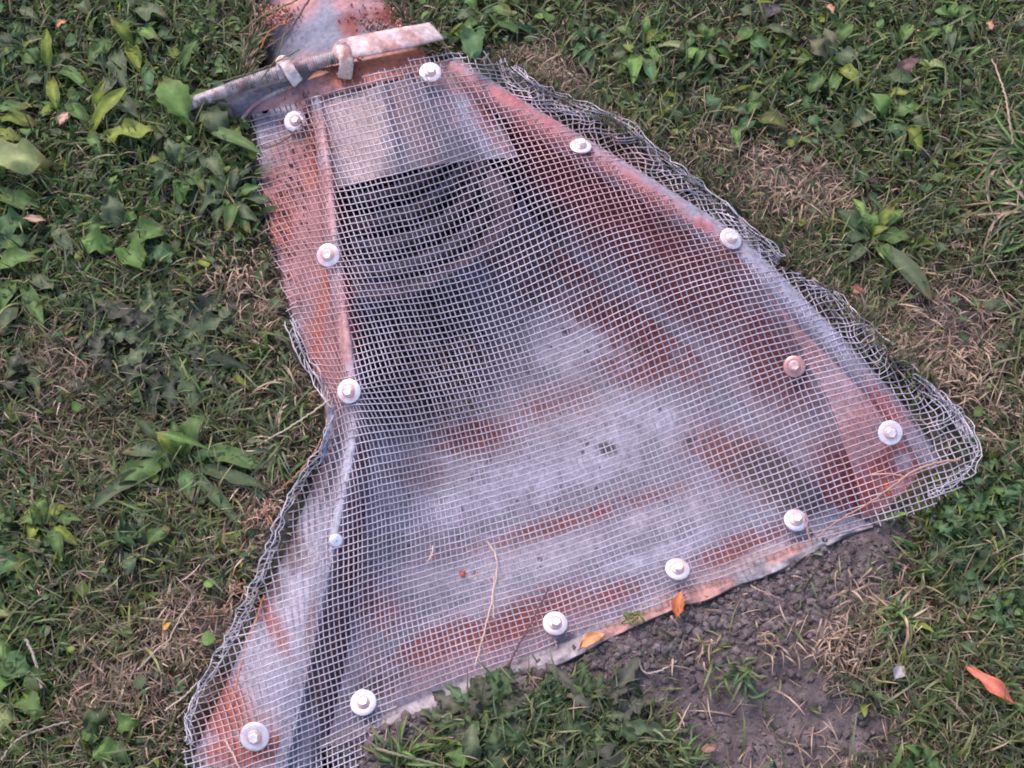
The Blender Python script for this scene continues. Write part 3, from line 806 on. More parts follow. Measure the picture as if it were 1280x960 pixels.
# ------------------------------------------------------------------ screws
def lathe(prof, c0, n, seg=36):
    n = np.array(n, float); n /= np.linalg.norm(n)
    a = np.cross(n, [0.13, 1, .2]); a /= np.linalg.norm(a); b = np.cross(n, a)
    t = np.arange(seg) * 2 * math.pi / seg
    V = np.stack([c0 + r * (np.cos(t)[:, None] * a + np.sin(t)[:, None] * b) + n * z for r, z in prof])
    m = len(prof); i = np.arange(m * seg).reshape(m, seg); j = np.roll(i, -1, 1)
    return V.reshape(-1, 3), np.stack([i[:-1], j[:-1], j[1:], i[1:]], -1).reshape(-1, 4)
for k, (px, py, z, sc, nrm, lab) in enumerate(SCREWS):
    c0 = at(px, py, z + .003)
    t = thing('washered_screw', lab, 'screw', c0, 'screws holding the mesh to the culvert')
    brown = px == 993
    rw = .0148 * sc
    V, F = lathe([(.003, -.002), (rw * .97, -.002), (rw, -.0012), (rw, -.0002), (rw * .96, .0005), (rw * .6, .0008), (rw * .46, .0006), (.003, .0004)], c0, nrm)
    d = np.linalg.norm(V - c0, axis=1) / rw
    nn = fbm(V[:, 0] * 130, V[:, 1] * 130, 401 + k, 3)
    kk = (sstep(.66, .40, d) * .75 + sstep(.62 - .03 * ((k * 13) % 7), .85, nn) * .8)[:, None].clip(0, 1)
    b0 = np.array([.80, .76, .80]) * (.82 + .22 * ((k * 37) % 10) / 10) if not brown else np.array([.42, .24, .22])
    if py in (650,): b0 = np.array([.50, .52, .58])
    mk('washer', V, F, M_zinc, t, b0 * (1 - kk) + np.array([.66, .36, .30]) * kk)
    V, F = lathe([(.0078, .0008), (.0078, .0019), (.0064, .0026), (.004, .003)], c0, nrm, 24)
    mk('flange', V, F, M_zinc, t, np.array([.68, .45, .40]) if not brown else np.array([.5, .3, .28]))
    nv = np.array(nrm, float); nv /= np.linalg.norm(nv)
    V, F = hexprism(c0 + nv * .002, nrm, .0058, .0062, rng.uniform(0, 1))
    mk('hex_head', V, F, M_zinc, t, np.array([.86, .78, .80]) if not brown else np.array([.75, .50, .46]), smooth=False)
    V, F = lathe([(.0026, -.018), (.0026, .0)], c0, nrm, 10)
    mk('shank', V, F, M_zinc, t, np.array([.5, .4, .4]))
# bare bolt under the mesh on the left
c0 = at(420, 676, .030)
t = thing('bare_bolt', 'small domed bolt without washer, half hidden under the mesh low on the left rim', 'bolt', c0)
V, F = lathe([(.0085, -.003), (.0085, .001), (.007, .003), (.004, .0042), (.0008, .0045)], c0, (.3, -.4, .9), 20); mk('bolt_head', V, F, M_zinc, t, np.array([.62, .66, .74]))
V, F = lathe([(.003, -.018), (.003, -.002)], c0, (.3, -.4, .9), 10); mk('shank', V, F, M_zinc, t, np.array([.5, .5, .5]))

# ------------------------------------------------------------------ vegetation
KEEP = HOLE
GREENS = np.array([(.105,.165,.060),(.085,.145,.060),(.15,.195,.07),(.11,.155,.09),(.14,.19,.095)])
DRY = np.array([(.40,.31,.22),(.31,.24,.17),(.48,.38,.28),(.36,.27,.20),(.24,.19,.14)])
DRYB = [(560,60,0.1,0.1,0,0),(980,235,85,45,-20,1.),(1180,410,80,55,0,1.),(1195,480,70,35,-30,1.),(320,372,62,42,0,.9),(250,790,75,70,0,.75),(330,650,40,70,10,1.),(100,460,60,40,0,.6),(690,95,55,28,-20,.8),
        (1065,790,60,60,0,.85),(170,860,90,60,0,.65),(380,450,30,70,0,.8),(900,190,60,40,0,.5),(700,130,100,40,-25,.6),(1020,930,90,50,0,.6),(290,880,40,60,0,.9),(1090,430,60,26,-40,.9),(60,560,80,60,0,.4),(1150,760,70,40,0,.4)]
def dryness(px, py): return np.clip(.32 + 1.0 * blobs(px, py, DRYB) + (fbm(px / 60, py / 60, 501, 3) - .5) * .5, .04, .92)

def scatter(n, pad=140, far=False):
    px = rng.uniform(-pad, 1280 + pad, n); py = rng.uniform(-pad, 960 + pad, n)
    return px, py

def blades(px, py, L, wd, lean, col, dz=0.0, segs=5, az=None, curl=None):
    """grass ribbons rooted at the pixels; lean 0 upright .. 1 flat"""
    n = len(px); P = onground(px, py); P[:, 2] += dz
    az = rng.uniform(0, 2 * math.pi, n) if az is None else az
    th0 = lean * rng.uniform(.3, .9, n); th1 = np.clip(lean * rng.uniform(1.1, 2.0, n), 0, 2.1)
    cu = rng.normal(0, .5, n) if curl is None else curl
    pos = P.copy(); V = np.zeros((n, segs, 2, 3)); C = np.zeros((n, segs, 2, 3))
    tw = rng.uniform(-1.1, 1.1, n)
    for k in range(segs):
        t = k / (segs - 1)
        th = th0 * (1 - t) + th1 * t; a = az + cu * t
        d = np.stack([np.sin(th) * np.cos(a), np.sin(th) * np.sin(a), np.cos(th)], 1)
        side = np.stack([-np.sin(a), np.cos(a), 0 * a], 1)
        nrm = np.cross(d, side)
        sd = side * np.cos(tw)[:, None] + nrm * np.sin(tw)[:, None]
        ww = wd * (.75 + .5 * t) * (1 - t ** 3) if k < segs - 1 else wd * .06
        V[:, k, 0] = pos + sd * (ww / 2)[:, None] if np.ndim(ww) else pos + sd * ww / 2
        V[:, k, 1] = pos - sd * (ww / 2)[:, None] if np.ndim(ww) else pos - sd * ww / 2
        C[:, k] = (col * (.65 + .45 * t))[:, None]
        pos = pos + d * (L / (segs - 1))[:, None]
        pos[:, 2] = np.maximum(pos[:, 2], P[:, 2] + .001 + rng.uniform(0, .003, n))
    idx = np.arange(n * segs * 2).reshape(n, segs, 2)
    F = np.stack([idx[:, :-1, 0], idx[:, :-1, 1], idx[:, 1:, 1], idx[:, 1:, 0]], -1).reshape(-1, 4)
    return V.reshape(-1, 3), F, C.reshape(-1, 3), pos

def pick(px, py, keep_soil=.05, margin=4):
    h = sdin(px, py, KEEP); s = sdin(px, py, SOIL)
    c = sdin(px, py, CLOTH)
    p = np.where(s > 0, keep_soil, 1.0)
    p = np.where((s > -20) & (s <= 0), .5, p)
    p = np.where(c > 0, p * np.where((px > 620) & (py < 500), .8, .12), p)
    return (h < -margin) & (rng.uniform(0, 1, len(px)) < p)

bag = Bag()
def grass(n, Lr, wr, leanr, mode, pad=140, ksoil=.05, seed=0):
    px, py = scatter(n, pad)
    dr = dryness(px, py); m = pick(px, py, ksoil)
    thin = fbm(px / 45, py / 45, 601 + seed, 3)
    if mode == 'green': m &= rng.uniform(0, 1, n) > dr * 1.02
    if mode == 'dry': m &= rng.uniform(0, 1, n) < dr * 1.15
    m &= rng.uniform(0, 1, n) < .45 + 1.1 * thin
    px, py = px[m], py[m]; n = len(px)
    L = rng.uniform(*Lr, n); wd = rng.uniform(*wr, n); ln = rng.uniform(*leanr, n)
    pal = GREENS if mode == 'green' else DRY
    c = pal[rng.integers(0, len(pal), n)] * rng.uniform(.6, 1.35, n)[:, None]
    tone = fbm(px / 90, py / 90, 611, 3)[:, None]
    if mode == 'green':
        c = c * (.75 + .6 * tone); c[:, 0] *= 1 + .35 * dryness(px, py)
    near = sstep(-45, -5, sdin(px, py, CLOTH))
    L = L * (1 - np.where((px > 640) & (py < 600), .1, .45) * near)
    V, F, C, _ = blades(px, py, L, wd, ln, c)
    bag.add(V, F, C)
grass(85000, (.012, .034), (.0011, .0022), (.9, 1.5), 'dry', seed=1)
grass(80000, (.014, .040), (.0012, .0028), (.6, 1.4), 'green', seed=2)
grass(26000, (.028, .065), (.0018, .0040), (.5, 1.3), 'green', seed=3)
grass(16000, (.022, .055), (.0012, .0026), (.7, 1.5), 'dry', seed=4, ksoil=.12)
n = 1500
tt = rng.uniform(0, 1, n); side = rng.uniform(0, 1, n) < .5
px = np.where(side, np.interp(tt, [0, .5, 1], [308, 326, 330]), np.interp(tt, [0, .4, 1], [478, 500, 560])) + np.where(side, -1, 1) * rng.uniform(0, 16, n)
py = np.where(side, np.interp(tt, [0, .5, 1], [120, 60, -30]), np.interp(tt, [0, .4, 1], [-20, 40, 82])) + rng.uniform(-6, 6, n)
cc = np.where(rng.uniform(0, 1, n)[:, None] < .7, GREENS[rng.integers(0, 5, n)], DRY[rng.integers(0, 5, n)]) * rng.uniform(.6, 1.3, n)[:, None]
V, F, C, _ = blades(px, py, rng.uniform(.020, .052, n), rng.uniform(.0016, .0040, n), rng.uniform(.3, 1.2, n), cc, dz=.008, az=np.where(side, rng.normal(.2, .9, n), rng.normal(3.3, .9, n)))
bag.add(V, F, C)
n = 1700; q = spline([(650,100,0),(700,134,0),(760,165,0),(830,215,0),(900,258,0),(965,322,0),(1030,375,0),(1100,440,0),(1160,490,0)], n)
px, py = q[:, 0] + rng.normal(0, 11, n), q[:, 1] + rng.normal(0, 11, n)
cc = np.where(rng.uniform(0, 1, n)[:, None] < .55, GREENS[rng.integers(0, 5, n)], DRY[rng.integers(0, 5, n)]) * rng.uniform(.6, 1.3, n)[:, None]
V, F, C, _ = blades(px, py, rng.uniform(.018, .044, n), rng.uniform(.0014, .0032, n), rng.uniform(.2, 1.0, n), cc, dz=.010)
bag.add(V, F, C)
g = bag.build('grass', M_grass)
tag(g, 'short mown grass mixed with dry straw around the culvert', 'grass', kind='stuff')
# coarser lawn farther out
bag = Bag()
n = 16000
X_ = rng.uniform(-1.9, 1.9, n); Y_ = rng.uniform(-1.5, 2.2, n)
px, py = topx(np.stack([X_, Y_, 0 * X_], 1))
m = ((px < -130) | (px > 1410) | (py < -130) | (py > 1090))
px, py = px[m], py[m]; n = len(px)
cc = GREENS[rng.integers(0, 5, n)] * rng.uniform(.7, 1.3, n)[:, None]
V, F, C, _ = blades(px, py, rng.uniform(.03, .07, n), rng.uniform(.003, .006, n), rng.uniform(.6, 1.3, n), cc, segs=4)
bag.add(V, F, C); g = bag.build('outer_grass', M_grass); tag(g, 'coarser lawn grass continuing around the patch', 'grass', kind='stuff')

# ---- leaves
def leaf_mesh(P0, P1, width, kind, col, lift=.012, droop=.0, seg=12, seed=0, twist=0.0, curl=.0):
    """one leaf from stalk point P0 to tip P1"""
    r = np.random.default_rng(seed)
    P0 = np.array(P0, float); P1 = np.array(P1, float); d = P1 - P0; L = np.linalg.norm(d); d /= L
    up = np.array([0, 0, 1.0]); side = np.cross(d, up); side /= np.linalg.norm(side) + 1e-9; nm = np.cross(side, d)
    if twist: side, nm = side * math.cos(twist) + nm * math.sin(twist), nm * math.cos(twist) - side * math.sin(twist)
    if kind == 'lobed': seg = 25
    elif width > .026: seg = 18
    t = np.linspace(0, 1, seg)
    if kind == 'oval':
        w = np.sin(np.pi * np.clip((t - .12) / .88, 0, 1) ** .85) ** .85 * .92 * (1 + .10 * np.sin(t * r.uniform(18, 34) + r.uniform(0, 6))); w = np.where(t < .12, .07, np.maximum(w, .07 * (t < .5)))
    elif kind == 'round':
        w = np.where(t < .3, .06, np.sqrt(np.clip(1 - ((t - .65) / .36) ** 2, 0, 1)))
    elif kind == 'lance':
        w = np.sin(np.pi * t ** 1.15) ** .85 * .95 + .08 * (1 - t)
    else:
        nl = r.uniform(4.5, 6.2)
        ph = (t * nl) % 1
        tooth = np.where(ph < .62, ph / .62, (1 - ph) / .38)
        env = np.sin(np.pi * np.clip(t, .02, .98) ** 1.3) ** .6
        w = env * (.30 + .75 * tooth) + .06 * (1 - t)
    w = w * width / 2; w[-1] = width * .01
    cu = r.normal(0, .10) + curl
    ctr = P0 + d * (L * t)[:, None] + nm * (lift * np.sin(np.pi * t) - droop * t ** 2)[:, None] + side * (cu * L * t * (1 - t) * 1.5)[:, None]
    us = np.array([-1, -.55, 0, .55, 1])
    fold = r.uniform(.08, .6)
    wave = r.uniform(.06, .26) * width
    V = []
    for q, u_ in enumerate(us):
        wv = wave * np.sin(t * r.uniform(9, 16) + r.uniform(0, 6)) * abs(u_)
        sh = (.10 * width * abs(u_) if kind == 'lobed' else 0) 
        V.append(ctr + side * (u_ * w)[:, None] + nm * (abs(u_) * w * fold + wv)[:, None] + d * (0 if kind != 'lobed' else 1) * (-sh * 1.2 * (w > width * .2))[:, None] if kind == 'lobed' else ctr + side * (u_ * w)[:, None] + nm * (abs(u_) * w * fold + wv)[:, None])
    V = np.stack(V, 1)
    C = np.tile(np.array(col, float), (seg, 5, 1)) * r.uniform(.85, 1.15)
    C *= (.85 + .3 * r.uniform(0, 1, (seg, 5)))[..., None] * .5 + .5
    C[:, 2] *= 1.5
    if r.uniform() < .35:
        C[-3:] = C[-3:] * .5 + np.array([.16, .12, .05]) * .5
    V = V.reshape(-1, 3)
    return V, grid_faces(seg, 5), C.reshape(-1, 3)

LG = (.100,.190,.050); MG = (.072,.135,.040); DG = (.048,.082,.036); GG = (.078,.112,.058); YG = (.135,.185,.035); PG = (.170,.220,.090); PU = (.062,.070,.050); BG = (.055,.118,.048)
nseed = [1000]
def place_leaf(plant, bx, by, tx, ty, wpx, kind, col, h0=.006, h1=.016, lift=.010, lab=None, tw=0.0):
    nseed[0] += 1
    z0 = float(gz(bx, by)); z1 = float(gz(tx, ty))
    z0 = max(z0, -.01); z1 = max(z1, -.01)
    if inpoly(np.array([tx]), np.array([ty]), CLOTH)[0]: z1 = max(z1, float(zcloth(np.array([tx]), np.array([ty]))[0]) + .002)
    V, F, C = leaf_mesh(at(bx, by, z0 + h0), at(tx, ty, z1 + h1), wpx * .00115, kind, col, lift, 0, seed=nseed[0], twist=tw)
    o = mk('leaf', V, F, M_veg, plant, C)
    if lab: o['label'] = lab
    return o
def plant(name, label, cat, cx, cy, leaves, group=None):
    t = thing(name, label, cat, onground(np.array(float(cx)), np.array(float(cy))), group)
    for lf in leaves: place_leaf(t, *lf[:7], **(lf[7] if len(lf) > 7 else {}))
    return t
def rosette(name, label, cat, cx, cy, n, rpx, wpx, kind, cols, group=None, a0=0, a1=360, r0=4, jit=.3, h1=(.006,.028)):
    if kind == 'lobed': h1 = (.002, .016)
    r = np.random.default_rng(int(cx * 7 + cy)); L = []
    for k in range(n):
        a = math.radians(a0 + (a1 - a0) * (k + r.uniform(-.4, .4)) / n); rr = rpx * r.uniform(1 - jit, 1 + jit * .4)
        L.append((cx + r0 * math.cos(a), cy - r0 * math.sin(a), cx + rr * math.cos(a), cy - rr * math.sin(a) * .92, wpx * r.uniform(.75, 1.2), kind, cols[r.integers(len(cols))], dict(h1=r.uniform(*h1), lift=r.uniform(.004, .016), tw=r.uniform(-.35, .35))))
    return plant(name, label, cat, cx, cy, L, group)

WG = 'broadleaf weeds growing in the lawn'
plant('broadleaf_weed', 'weed with one large pale green oval leaf beside the end of the threaded rod', 'weed', 248, 158, [
 (241,157,203,97,42,'oval',LG,dict(h1=.035,h0=.015)),(285,176,250,138,36,'oval',GG,dict(h0=.012,h1=.025)),(292,196,299,157,20,'oval',MG,dict(h1=.02)),
 (250,160,328,192,16,'lance',MG,dict(h1=.022,h0=.012)),(240,165,205,130,20,'lobed',YG,{}),(236,120,285,128,16,'lance',MG,dict(h0=.02,h1=.035)),(228,102,250,46,13,'lance',MG,dict(h1=.04)),(262,190,282,228,24,'oval',GG,dict(h1=.02)),(226,150,188,186,14,'lance',GG,{})], WG)
plant('broadleaf_weed', 'yellowish green weed with long upright leaves left of the pale oval leaf', 'weed', 128, 168, [
 (122,182,200,166,24,'lance',YG,dict(h1=.03)),(112,172,162,108,20,'lance',YG,dict(h1=.04)),(118,160,80,130,18,'lance',MG,{}),(110,172,128,196,14,'oval',MG,{}),(150,130,175,150,22,'oval',GG,{}),
 (126,150,132,100,16,'lance',YG,dict(h1=.045)),(100,140,64,160,18,'lance',DG,{}),(150,95,120,128,20,'oval',GG,{})], WG)
plant('broadleaf_weed', 'weed with very wide pale veined leaf at the left edge of the view', 'weed', -6, 205, [
 (-30,206,66,206,46,'lance',PG,dict(h1=.03,h0=.02,lift=.02)),(-10,150,48,158,20,'lance',YG,{}),(-12,140,40,134,16,'lance',MG,{}),(-10,168,30,176,22,'oval',YG,{}),(-8,240,52,262,26,'oval',MG,{}),(-10,290,40,282,34,'oval',BG,{}),(-6,312,44,300,26,'oval',BG,{}),(-8,345,48,322,24,'lance',MG,dict(h1=.03)),(-10,370,18,366,28,'oval',DG,{})], WG)
plant('broadleaf_weed', 'dark weed with overlapping rounded leaves near the top left', 'weed', 165, 42, [
 (164,20,208,20,30,'oval',GG,dict(h1=.03)),(168,42,200,52,18,'oval',LG,dict(h1=.035)),(195,44,218,50,20,'oval',BG,{}),(172,60,138,20,16,'lance',YG,dict(h1=.04)),(158,55,176,92,18,'lance',YG,{}),(150,48,108,84,20,'lance',MG,{}),(146,60,158,112,26,'oval',GG,{}),(182,78,184,122,16,'lance',BG,{}),(140,92,108,70,18,'oval',DG,{}),(96,8,112,18,20,'round',GG,{})], WG)
plant('broadleaf_weed', 'upright yellow green weed near the left edge below the top', 'weed', 66, 92, [
 (62,92,58,34,15,'lance',YG,dict(h1=.045)),(64,94,92,66,16,'lance',GG,{}),(60,92,20,62,22,'oval',MG,{}),(66,96,74,140,16,'lance',YG,{}),(60,98,30,112,18,'lance',GG,{}),(68,90,110,110,18,'oval',MG,{}),(12,10,-12,20,34,'oval',BG,{}),(20,14,52,30,14,'oval',GG,{})], WG)
plant('broadleaf_weed', 'low weed with three bright rounded leaves above the dark thistle', 'weed', 150, 308, [
 (146,318,94,302,34,'oval',LG,dict(h1=.022)),(150,306,178,338,30,'round',LG,dict(h1=.02)),(160,312,208,282,38,'oval',MG,dict(h1=.02)),(176,322,222,318,30,'oval',BG,dict(h1=.02)),(132,296,106,280,24,'round',MG,{}),(160,286,168,262,20,'oval',LG,{}),(146,292,136,240,30,'oval',GG,dict(h1=.03)),(66,280,92,320,18,'lance',GG,{})], WG)
plant('broadleaf_weed', 'narrow leaved weed left of the dark thistle', 'weed', 34, 366, [
 (30,352,56,408,18,'lance',MG,dict(h1=.02)),(28,350,4,392,22,'oval',MG,{}),(34,346,72,362,16,'lance',GG,{}),(26,380,2,420,20,'lance',GG,{})], WG)
rosette('thistle_rosette', 'dark grey green rosette of jagged leaves left of the mesh waist', 'thistle', 205, 435, 22, 100, 26, 'lobed', [DG, GG, DG, PU, (.045,.062,.040)], 'jagged leaved thistles', jit=.45)
rosette('thistle_rosette', 'second layer of withered purplish jagged leaves left of the dark rosette', 'thistle', 140, 410, 9, 60, 22, 'lobed', [PU, PU, DG], 'jagged leaved thistles', jit=.4)
plant('plantain', 'green rosette of long lance shaped leaves left of the mesh waist', 'plantain', 228, 578, [
 (224,580,140,606,26,'lance',MG,dict(h1=.02)),(232,576,334,588,22,'lance',MG,dict(h1=.02)),(230,574,254,514,24,'lance',MG,dict(h1=.035)),(232,584,338,612,16,'lance',DG,{}),(222,572,196,540,16,'lance',YG,dict(h1=.03)),(226,572,214,524,14,'lance',LG,dict(h1=.035)),(228,586,240,628,18,'lance',BG,{}),
 (224,578,150,566,18,'lance',GG,{}),(222,584,110,640,18,'lance',GG,{}),(262,562,192,540,9,'lance',LG,dict(h1=.04,h0=.03)),(236,578,292,564,18,'oval',BG,{}),(230,590,300,660,14,'lance',DG,{}),(220,568,168,520,14,'lance',DG,{})])
plant('broadleaf_weed', 'single jagged green leaf pair below the long leaved plantain', 'weed', 176, 668, [
 (178,664,136,684,36,'lobed',BG,{}),(178,686,216,658,16,'lance',MG,dict(h1=.02)),(170,690,158,720,16,'oval',GG,{})], WG)
plant('broadleaf_weed', 'cluster of bright rounded leaves cut off by the lower left edge', 'weed', 2, 790, [
 (-14,712,30,706,40,'oval',BG,{}),(10,700,30,712,18,'round',LG,{}),(-20,770,14,764,54,'oval',PG,dict(h1=.02)),(-14,800,14,830,30,'oval',LG,{}),(0,822,44,846,30,'oval',BG,{}),(-16,862,18,852,34,'oval',LG,{}),(-14,900,22,902,34,'oval',PG,{}),(20,870,56,900,24,'oval',MG,{}),(30,840,60,860,22,'round',MG,{})], WG)
plant('broadleaf_weed', 'low weed with small rounded leaves at the bottom left', 'weed', 134, 925, [
 (128,914,110,884,28,'oval',DG,dict(h1=.02)),(144,914,174,900,26,'oval',MG,{}),(122,930,140,950,24,'round',LG,{}),(126,922,100,918,22,'oval',MG,{}),(140,930,160,956,18,'oval',DG,{})], WG)
plant('plantain', 'pointed leaved rosette with bright centre right of the screw on the right rim', 'plantain', 1088, 300, [
 (1090,302,1166,378,24,'lance',GG,dict(h1=.02)),(1086,298,1042,262,20,'lance',DG,{}),(1088,298,1052,300,20,'lance',DG,{}),(1090,296,1118,256,14,'lance',YG,dict(h1=.035)),(1088,294,1092,262,12,'lance',LG,dict(h1=.035)),(1090,298,1112,284,10,'lance',YG,dict(h1=.03)),(1086,304,1058,330,16,'lance',GG,{}),(1092,300,1140,296,20,'lance',MG,{}),(1092,306,1112,336,16,'lance',MG,{}),(1084,294,1066,248,12,'lance',LG,{}),(1090,300,1130,262,14,'lance',LG,{})])
plant('broadleaf_weed', 'pale olive weed with broad leaves near the top right', 'weed', 1028, 70, [
 (1034,82,1004,46,28,'oval',(.12,.13,.07),dict(h1=.03)),(1036,78,1030,34,20,'oval',(.12,.13,.07),dict(h1=.035)),(1038,84,1076,66,26,'oval',GG,{}),(1040,90,1074,110,22,'oval',YG,{}),(1030,90,1010,120,18,'lance',MG,{}),(1024,72,992,84,18,'oval',MG,{}),(1044,60,1068,30,18,'lance',MG,dict(h1=.03)),(1050,88,1036,124,14,'lance',LG,{})], WG)
plant('broadleaf_weed', 'weed with heart shaped dull leaves and one purplish leaf at the upper right', 'weed', 1118, 112, [
 (1104,150,1088,116,26,'oval',LG,dict(h1=.03)),(1108,146,1152,132,28,'oval',MG,{}),(1118,104,1150,70,20,'oval',(.13,.085,.085),dict(h1=.035,lab='purplish reddish leaf')),(1110,124,1140,116,14,'oval',YG,dict(h1=.03)),(1106,108,1146,104,24,'oval',DG,{}),(1140,80,1184,86,14,'lance',PG,{}),(1112,150,1130,184,22,'oval',BG,{}),(1092,140,1062,160,24,'oval',GG,{}),(1130,150,1164,164,22,'oval',GG,{}),(1124,60,1140,30,16,'lance',LG,{}),(1126,156,1148,196,18,'lance',YG,{})], WG)
plant('broadleaf_weed', 'dark olive leaf pair beside the dry patch right of the mesh edge', 'weed', 950, 152, [
 (944,152,984,160,24,'oval',(.065,.085,.025),dict(h1=.025)),(942,150,918,170,18,'oval',BG,{}),(938,146,912,140,20,'oval',GG,{}),(944,146,940,112,16,'lance',MG,{}),(920,160,924,186,12,'lance',LG,{}),(900,150,882,118,20,'oval',BG,{}),(930,150,954,128,16,'oval',MG,{})], WG)
plant('broadleaf_weed', 'small weed with a greyish purple leaf at the top edge right of centre', 'weed', 960, 26, [
 (948,30,978,10,24,'oval',(.09,.085,.085),{}),(946,28,918,12,22,'oval',GG,{}),(950,34,1000,52,12,'lance',GG,{}),(940,34,916,56,18,'oval',MG,{}),(950,40,944,76,14,'lance',LG,{}),(930,50,968,70,20,'oval',BG,{})], WG)
plant('broadleaf_weed', 'weed whose one wide leaf hangs over the mesh at the top centre', 'weed', 600, 22, [
 (596,40,588,78,32,'oval',BG,dict(h0=.05,h1=.045,lift=.012)),(606,20,640,16,20,'round',LG,dict(h1=.03)),(608,18,630,34,20,'round',MG,{}),(604,14,618,-8,18,'round',LG,{}),(598,20,566,26,18,'oval',GG,{}),(600,26,572,44,18,'oval',MG,{}),(606,26,648,42,16,'round',MG,{}),(596,16,580,-6,18,'oval',LG,{}),(610,10,652,2,18,'round',MG,{})], WG)
plant('broadleaf_weed', 'light green weed with narrow leaves above the crumpled mesh corner', 'weed', 800, 60, [
 (800,70,792,104,18,'lance',LG,dict(h1=.025)),(802,62,828,84,14,'lance',LG,{}),(800,58,836,44,18,'lance',YG,{}),(796,58,770,34,16,'lance',MG,{}),(806,70,818,110,16,'lance',BG,{}),(792,66,758,74,18,'oval',GG,{}),(804,52,808,18,12,'lance',LG,dict(h1=.03)),(812,60,870,62,10,'lance',PG,{}),(798,66,770,96,16,'oval',MG,{})], WG)
rosette('thistle_rosette', 'dark jagged leaved thistle in the soil below the toe, left half of the clump', 'thistle', 610, 905, 26, 84, 19, 'lobed', [DG, BG, DG, GG, PU], 'jagged leaved thistles', jit=.5)
rosette('thistle_rosette', 'dark jagged leaved thistle below the toe, right half of the clump', 'thistle', 745, 900, 26, 86, 19, 'lobed', [DG, GG, DG, (.05,.06,.045), PU], 'jagged leaved thistles', jit=.5)
rosette('thistle_rosette', 'small jagged leaf tuft poking up at the top of the clump below the toe', 'thistle', 690, 870, 9, 34, 16, 'lobed', [DG, BG], 'jagged leaved thistles', jit=.4)
rosette('thistle_rosette', 'blue green jagged weed below the lower right corner of the mesh', 'thistle', 1196, 682, 16, 54, 18, 'lobed', [DG, BG, (.042,.068,.045)], 'jagged leaved thistles', jit=.45)
rosette('thistle_rosette', 'dark green jagged weed by the right edge of the view', 'thistle', 1262, 640, 14, 56, 22, 'lobed', [DG, BG, MG], 'jagged leaved thistles', jit=.4)
rosette('thistle_rosette', 'jagged dark weed at the right edge above the orange curled leaf', 'thistle', 1262, 768, 12, 44, 22, 'lobed', [BG, DG], 'jagged leaved thistles', jit=.4)
rosette('thistle_rosette', 'jagged weed reaching down to the dry grass below the mesh corner', 'thistle', 1195, 720, 12, 48, 20, 'lobed', [DG, GG], 'jagged leaved thistles', jit=.4)
rosette('broadleaf_weed', 'low flat weed at the bottom edge beneath the thistles', 'weed', 600, 962, 12, 60, 20, 'oval', [MG, DG, GG], WG)
rosette('broadleaf_weed', 'low green weed with small leaves at the bottom edge right of centre', 'weed', 1150, 958, 8, 34, 16, 'oval', [MG, BG], WG)
rosette('broadleaf_weed', 'grey green weed in the lawn at the upper left, above the pale wide leaf', 'weed', 30, 60, 9, 38, 18, 'oval', [GG, MG, BG], WG)
rosette('broadleaf_weed', 'weed with small dull leaves beside the left flange below the rod', 'weed', 290, 250, 12, 48, 17, 'oval', [GG, MG, DG], WG)
rosette('broadleaf_weed', 'weed with rounded dull leaves left of the upper flange', 'weed', 225, 215, 12, 46, 20, 'oval', [GG, DG, MG], WG)
rosette('broadleaf_weed', 'low dark weed midway down the left edge', 'weed', 30, 470, 8, 34, 16, 'oval', [DG, PU, GG], WG)
rosette('broadleaf_weed', 'low weed below the plantain rosette near the left edge', 'weed', 60, 660, 10, 42, 16, 'lance', [MG, DG, YG], WG)
rosette('broadleaf_weed', 'narrow leaved weed in the upper middle of the lawn above the right rim', 'weed', 880, 60, 10, 36, 12, 'lance', [LG, MG, GG], WG)
rosette('broadleaf_weed', 'bushy weed at the top edge left of the top right corner', 'weed', 1190, 30, 12, 40, 14, 'lance', [MG, GG, LG], WG)
rosette('broadleaf_weed', 'blue grey weed just above the mesh corner at the top', 'weed', 740, 60, 9, 34, 14, 'oval', [BG, GG], WG)

ST = (.34,.27,.19); ST2 = (.25,.195,.14)
# grass tufts that can be picked out: each blade a part
def tuft(label, cx, cy, n, rpx, cols, a0=0, a1=360, wpx=4.5, h=(.008,.03), group='coarse grass tufts', name='grass_tuft'):
    heap = cols[0] in (ST, ST2); n = int(n * (2.0 if heap else 1.5)); wpx = wpx * (.62 if heap else .72)
    r = np.random.default_rng(int(cx * 3 + cy * 5)); t = thing(name, label, 'grass tuft', onground(np.array(float(cx)), np.array(float(cy))), group)
    for k in range(n):
        a = math.radians(a0 + (a1 - a0) * (k + r.uniform(-.5, .5)) / n); rr = rpx * r.uniform(.5, 1.1)
        bx, by = cx + r.normal(0, rpx * .42 if heap else 4.5), cy + r.normal(0, rpx * .36 if heap else 4.5)
        if heap: a = r.uniform(0, 6.28); rr *= .6
        if sdin(np.array([bx]), np.array([by]), CLOTH)[0] > -6: bx, by = cx, cy
        tx, ty = bx + rr * math.cos(a), by - rr * math.sin(a) * .9
        nseed[0] += 1
        z0 = float(gz(bx, by)); z1 = max(float(gz(tx, ty)), -.005)
        V, F, C = leaf_mesh(at(bx, by, z0 + .002), at(tx, ty, z1 + r.uniform(*h)), wpx * .001 * r.uniform(.7, 1.3), 'lance', cols[r.integers(len(cols))], r.uniform(.005, .02), 0, seg=8, seed=nseed[0], twist=r.uniform(-.5, .5), curl=r.normal(0, .42))
        mk('blade', V, F, M_grass, t, C)
tuft('large coarse grass clump arching in from the right edge', 1292, 205, 46, 105, [GG, MG, LG, ST2, GG], 100, 265, 5.5)
tuft('coarse grass clump at the right edge just below the arching clump', 1296, 262, 30, 110, [GG, LG, MG, ST], 110, 250, 5.0)
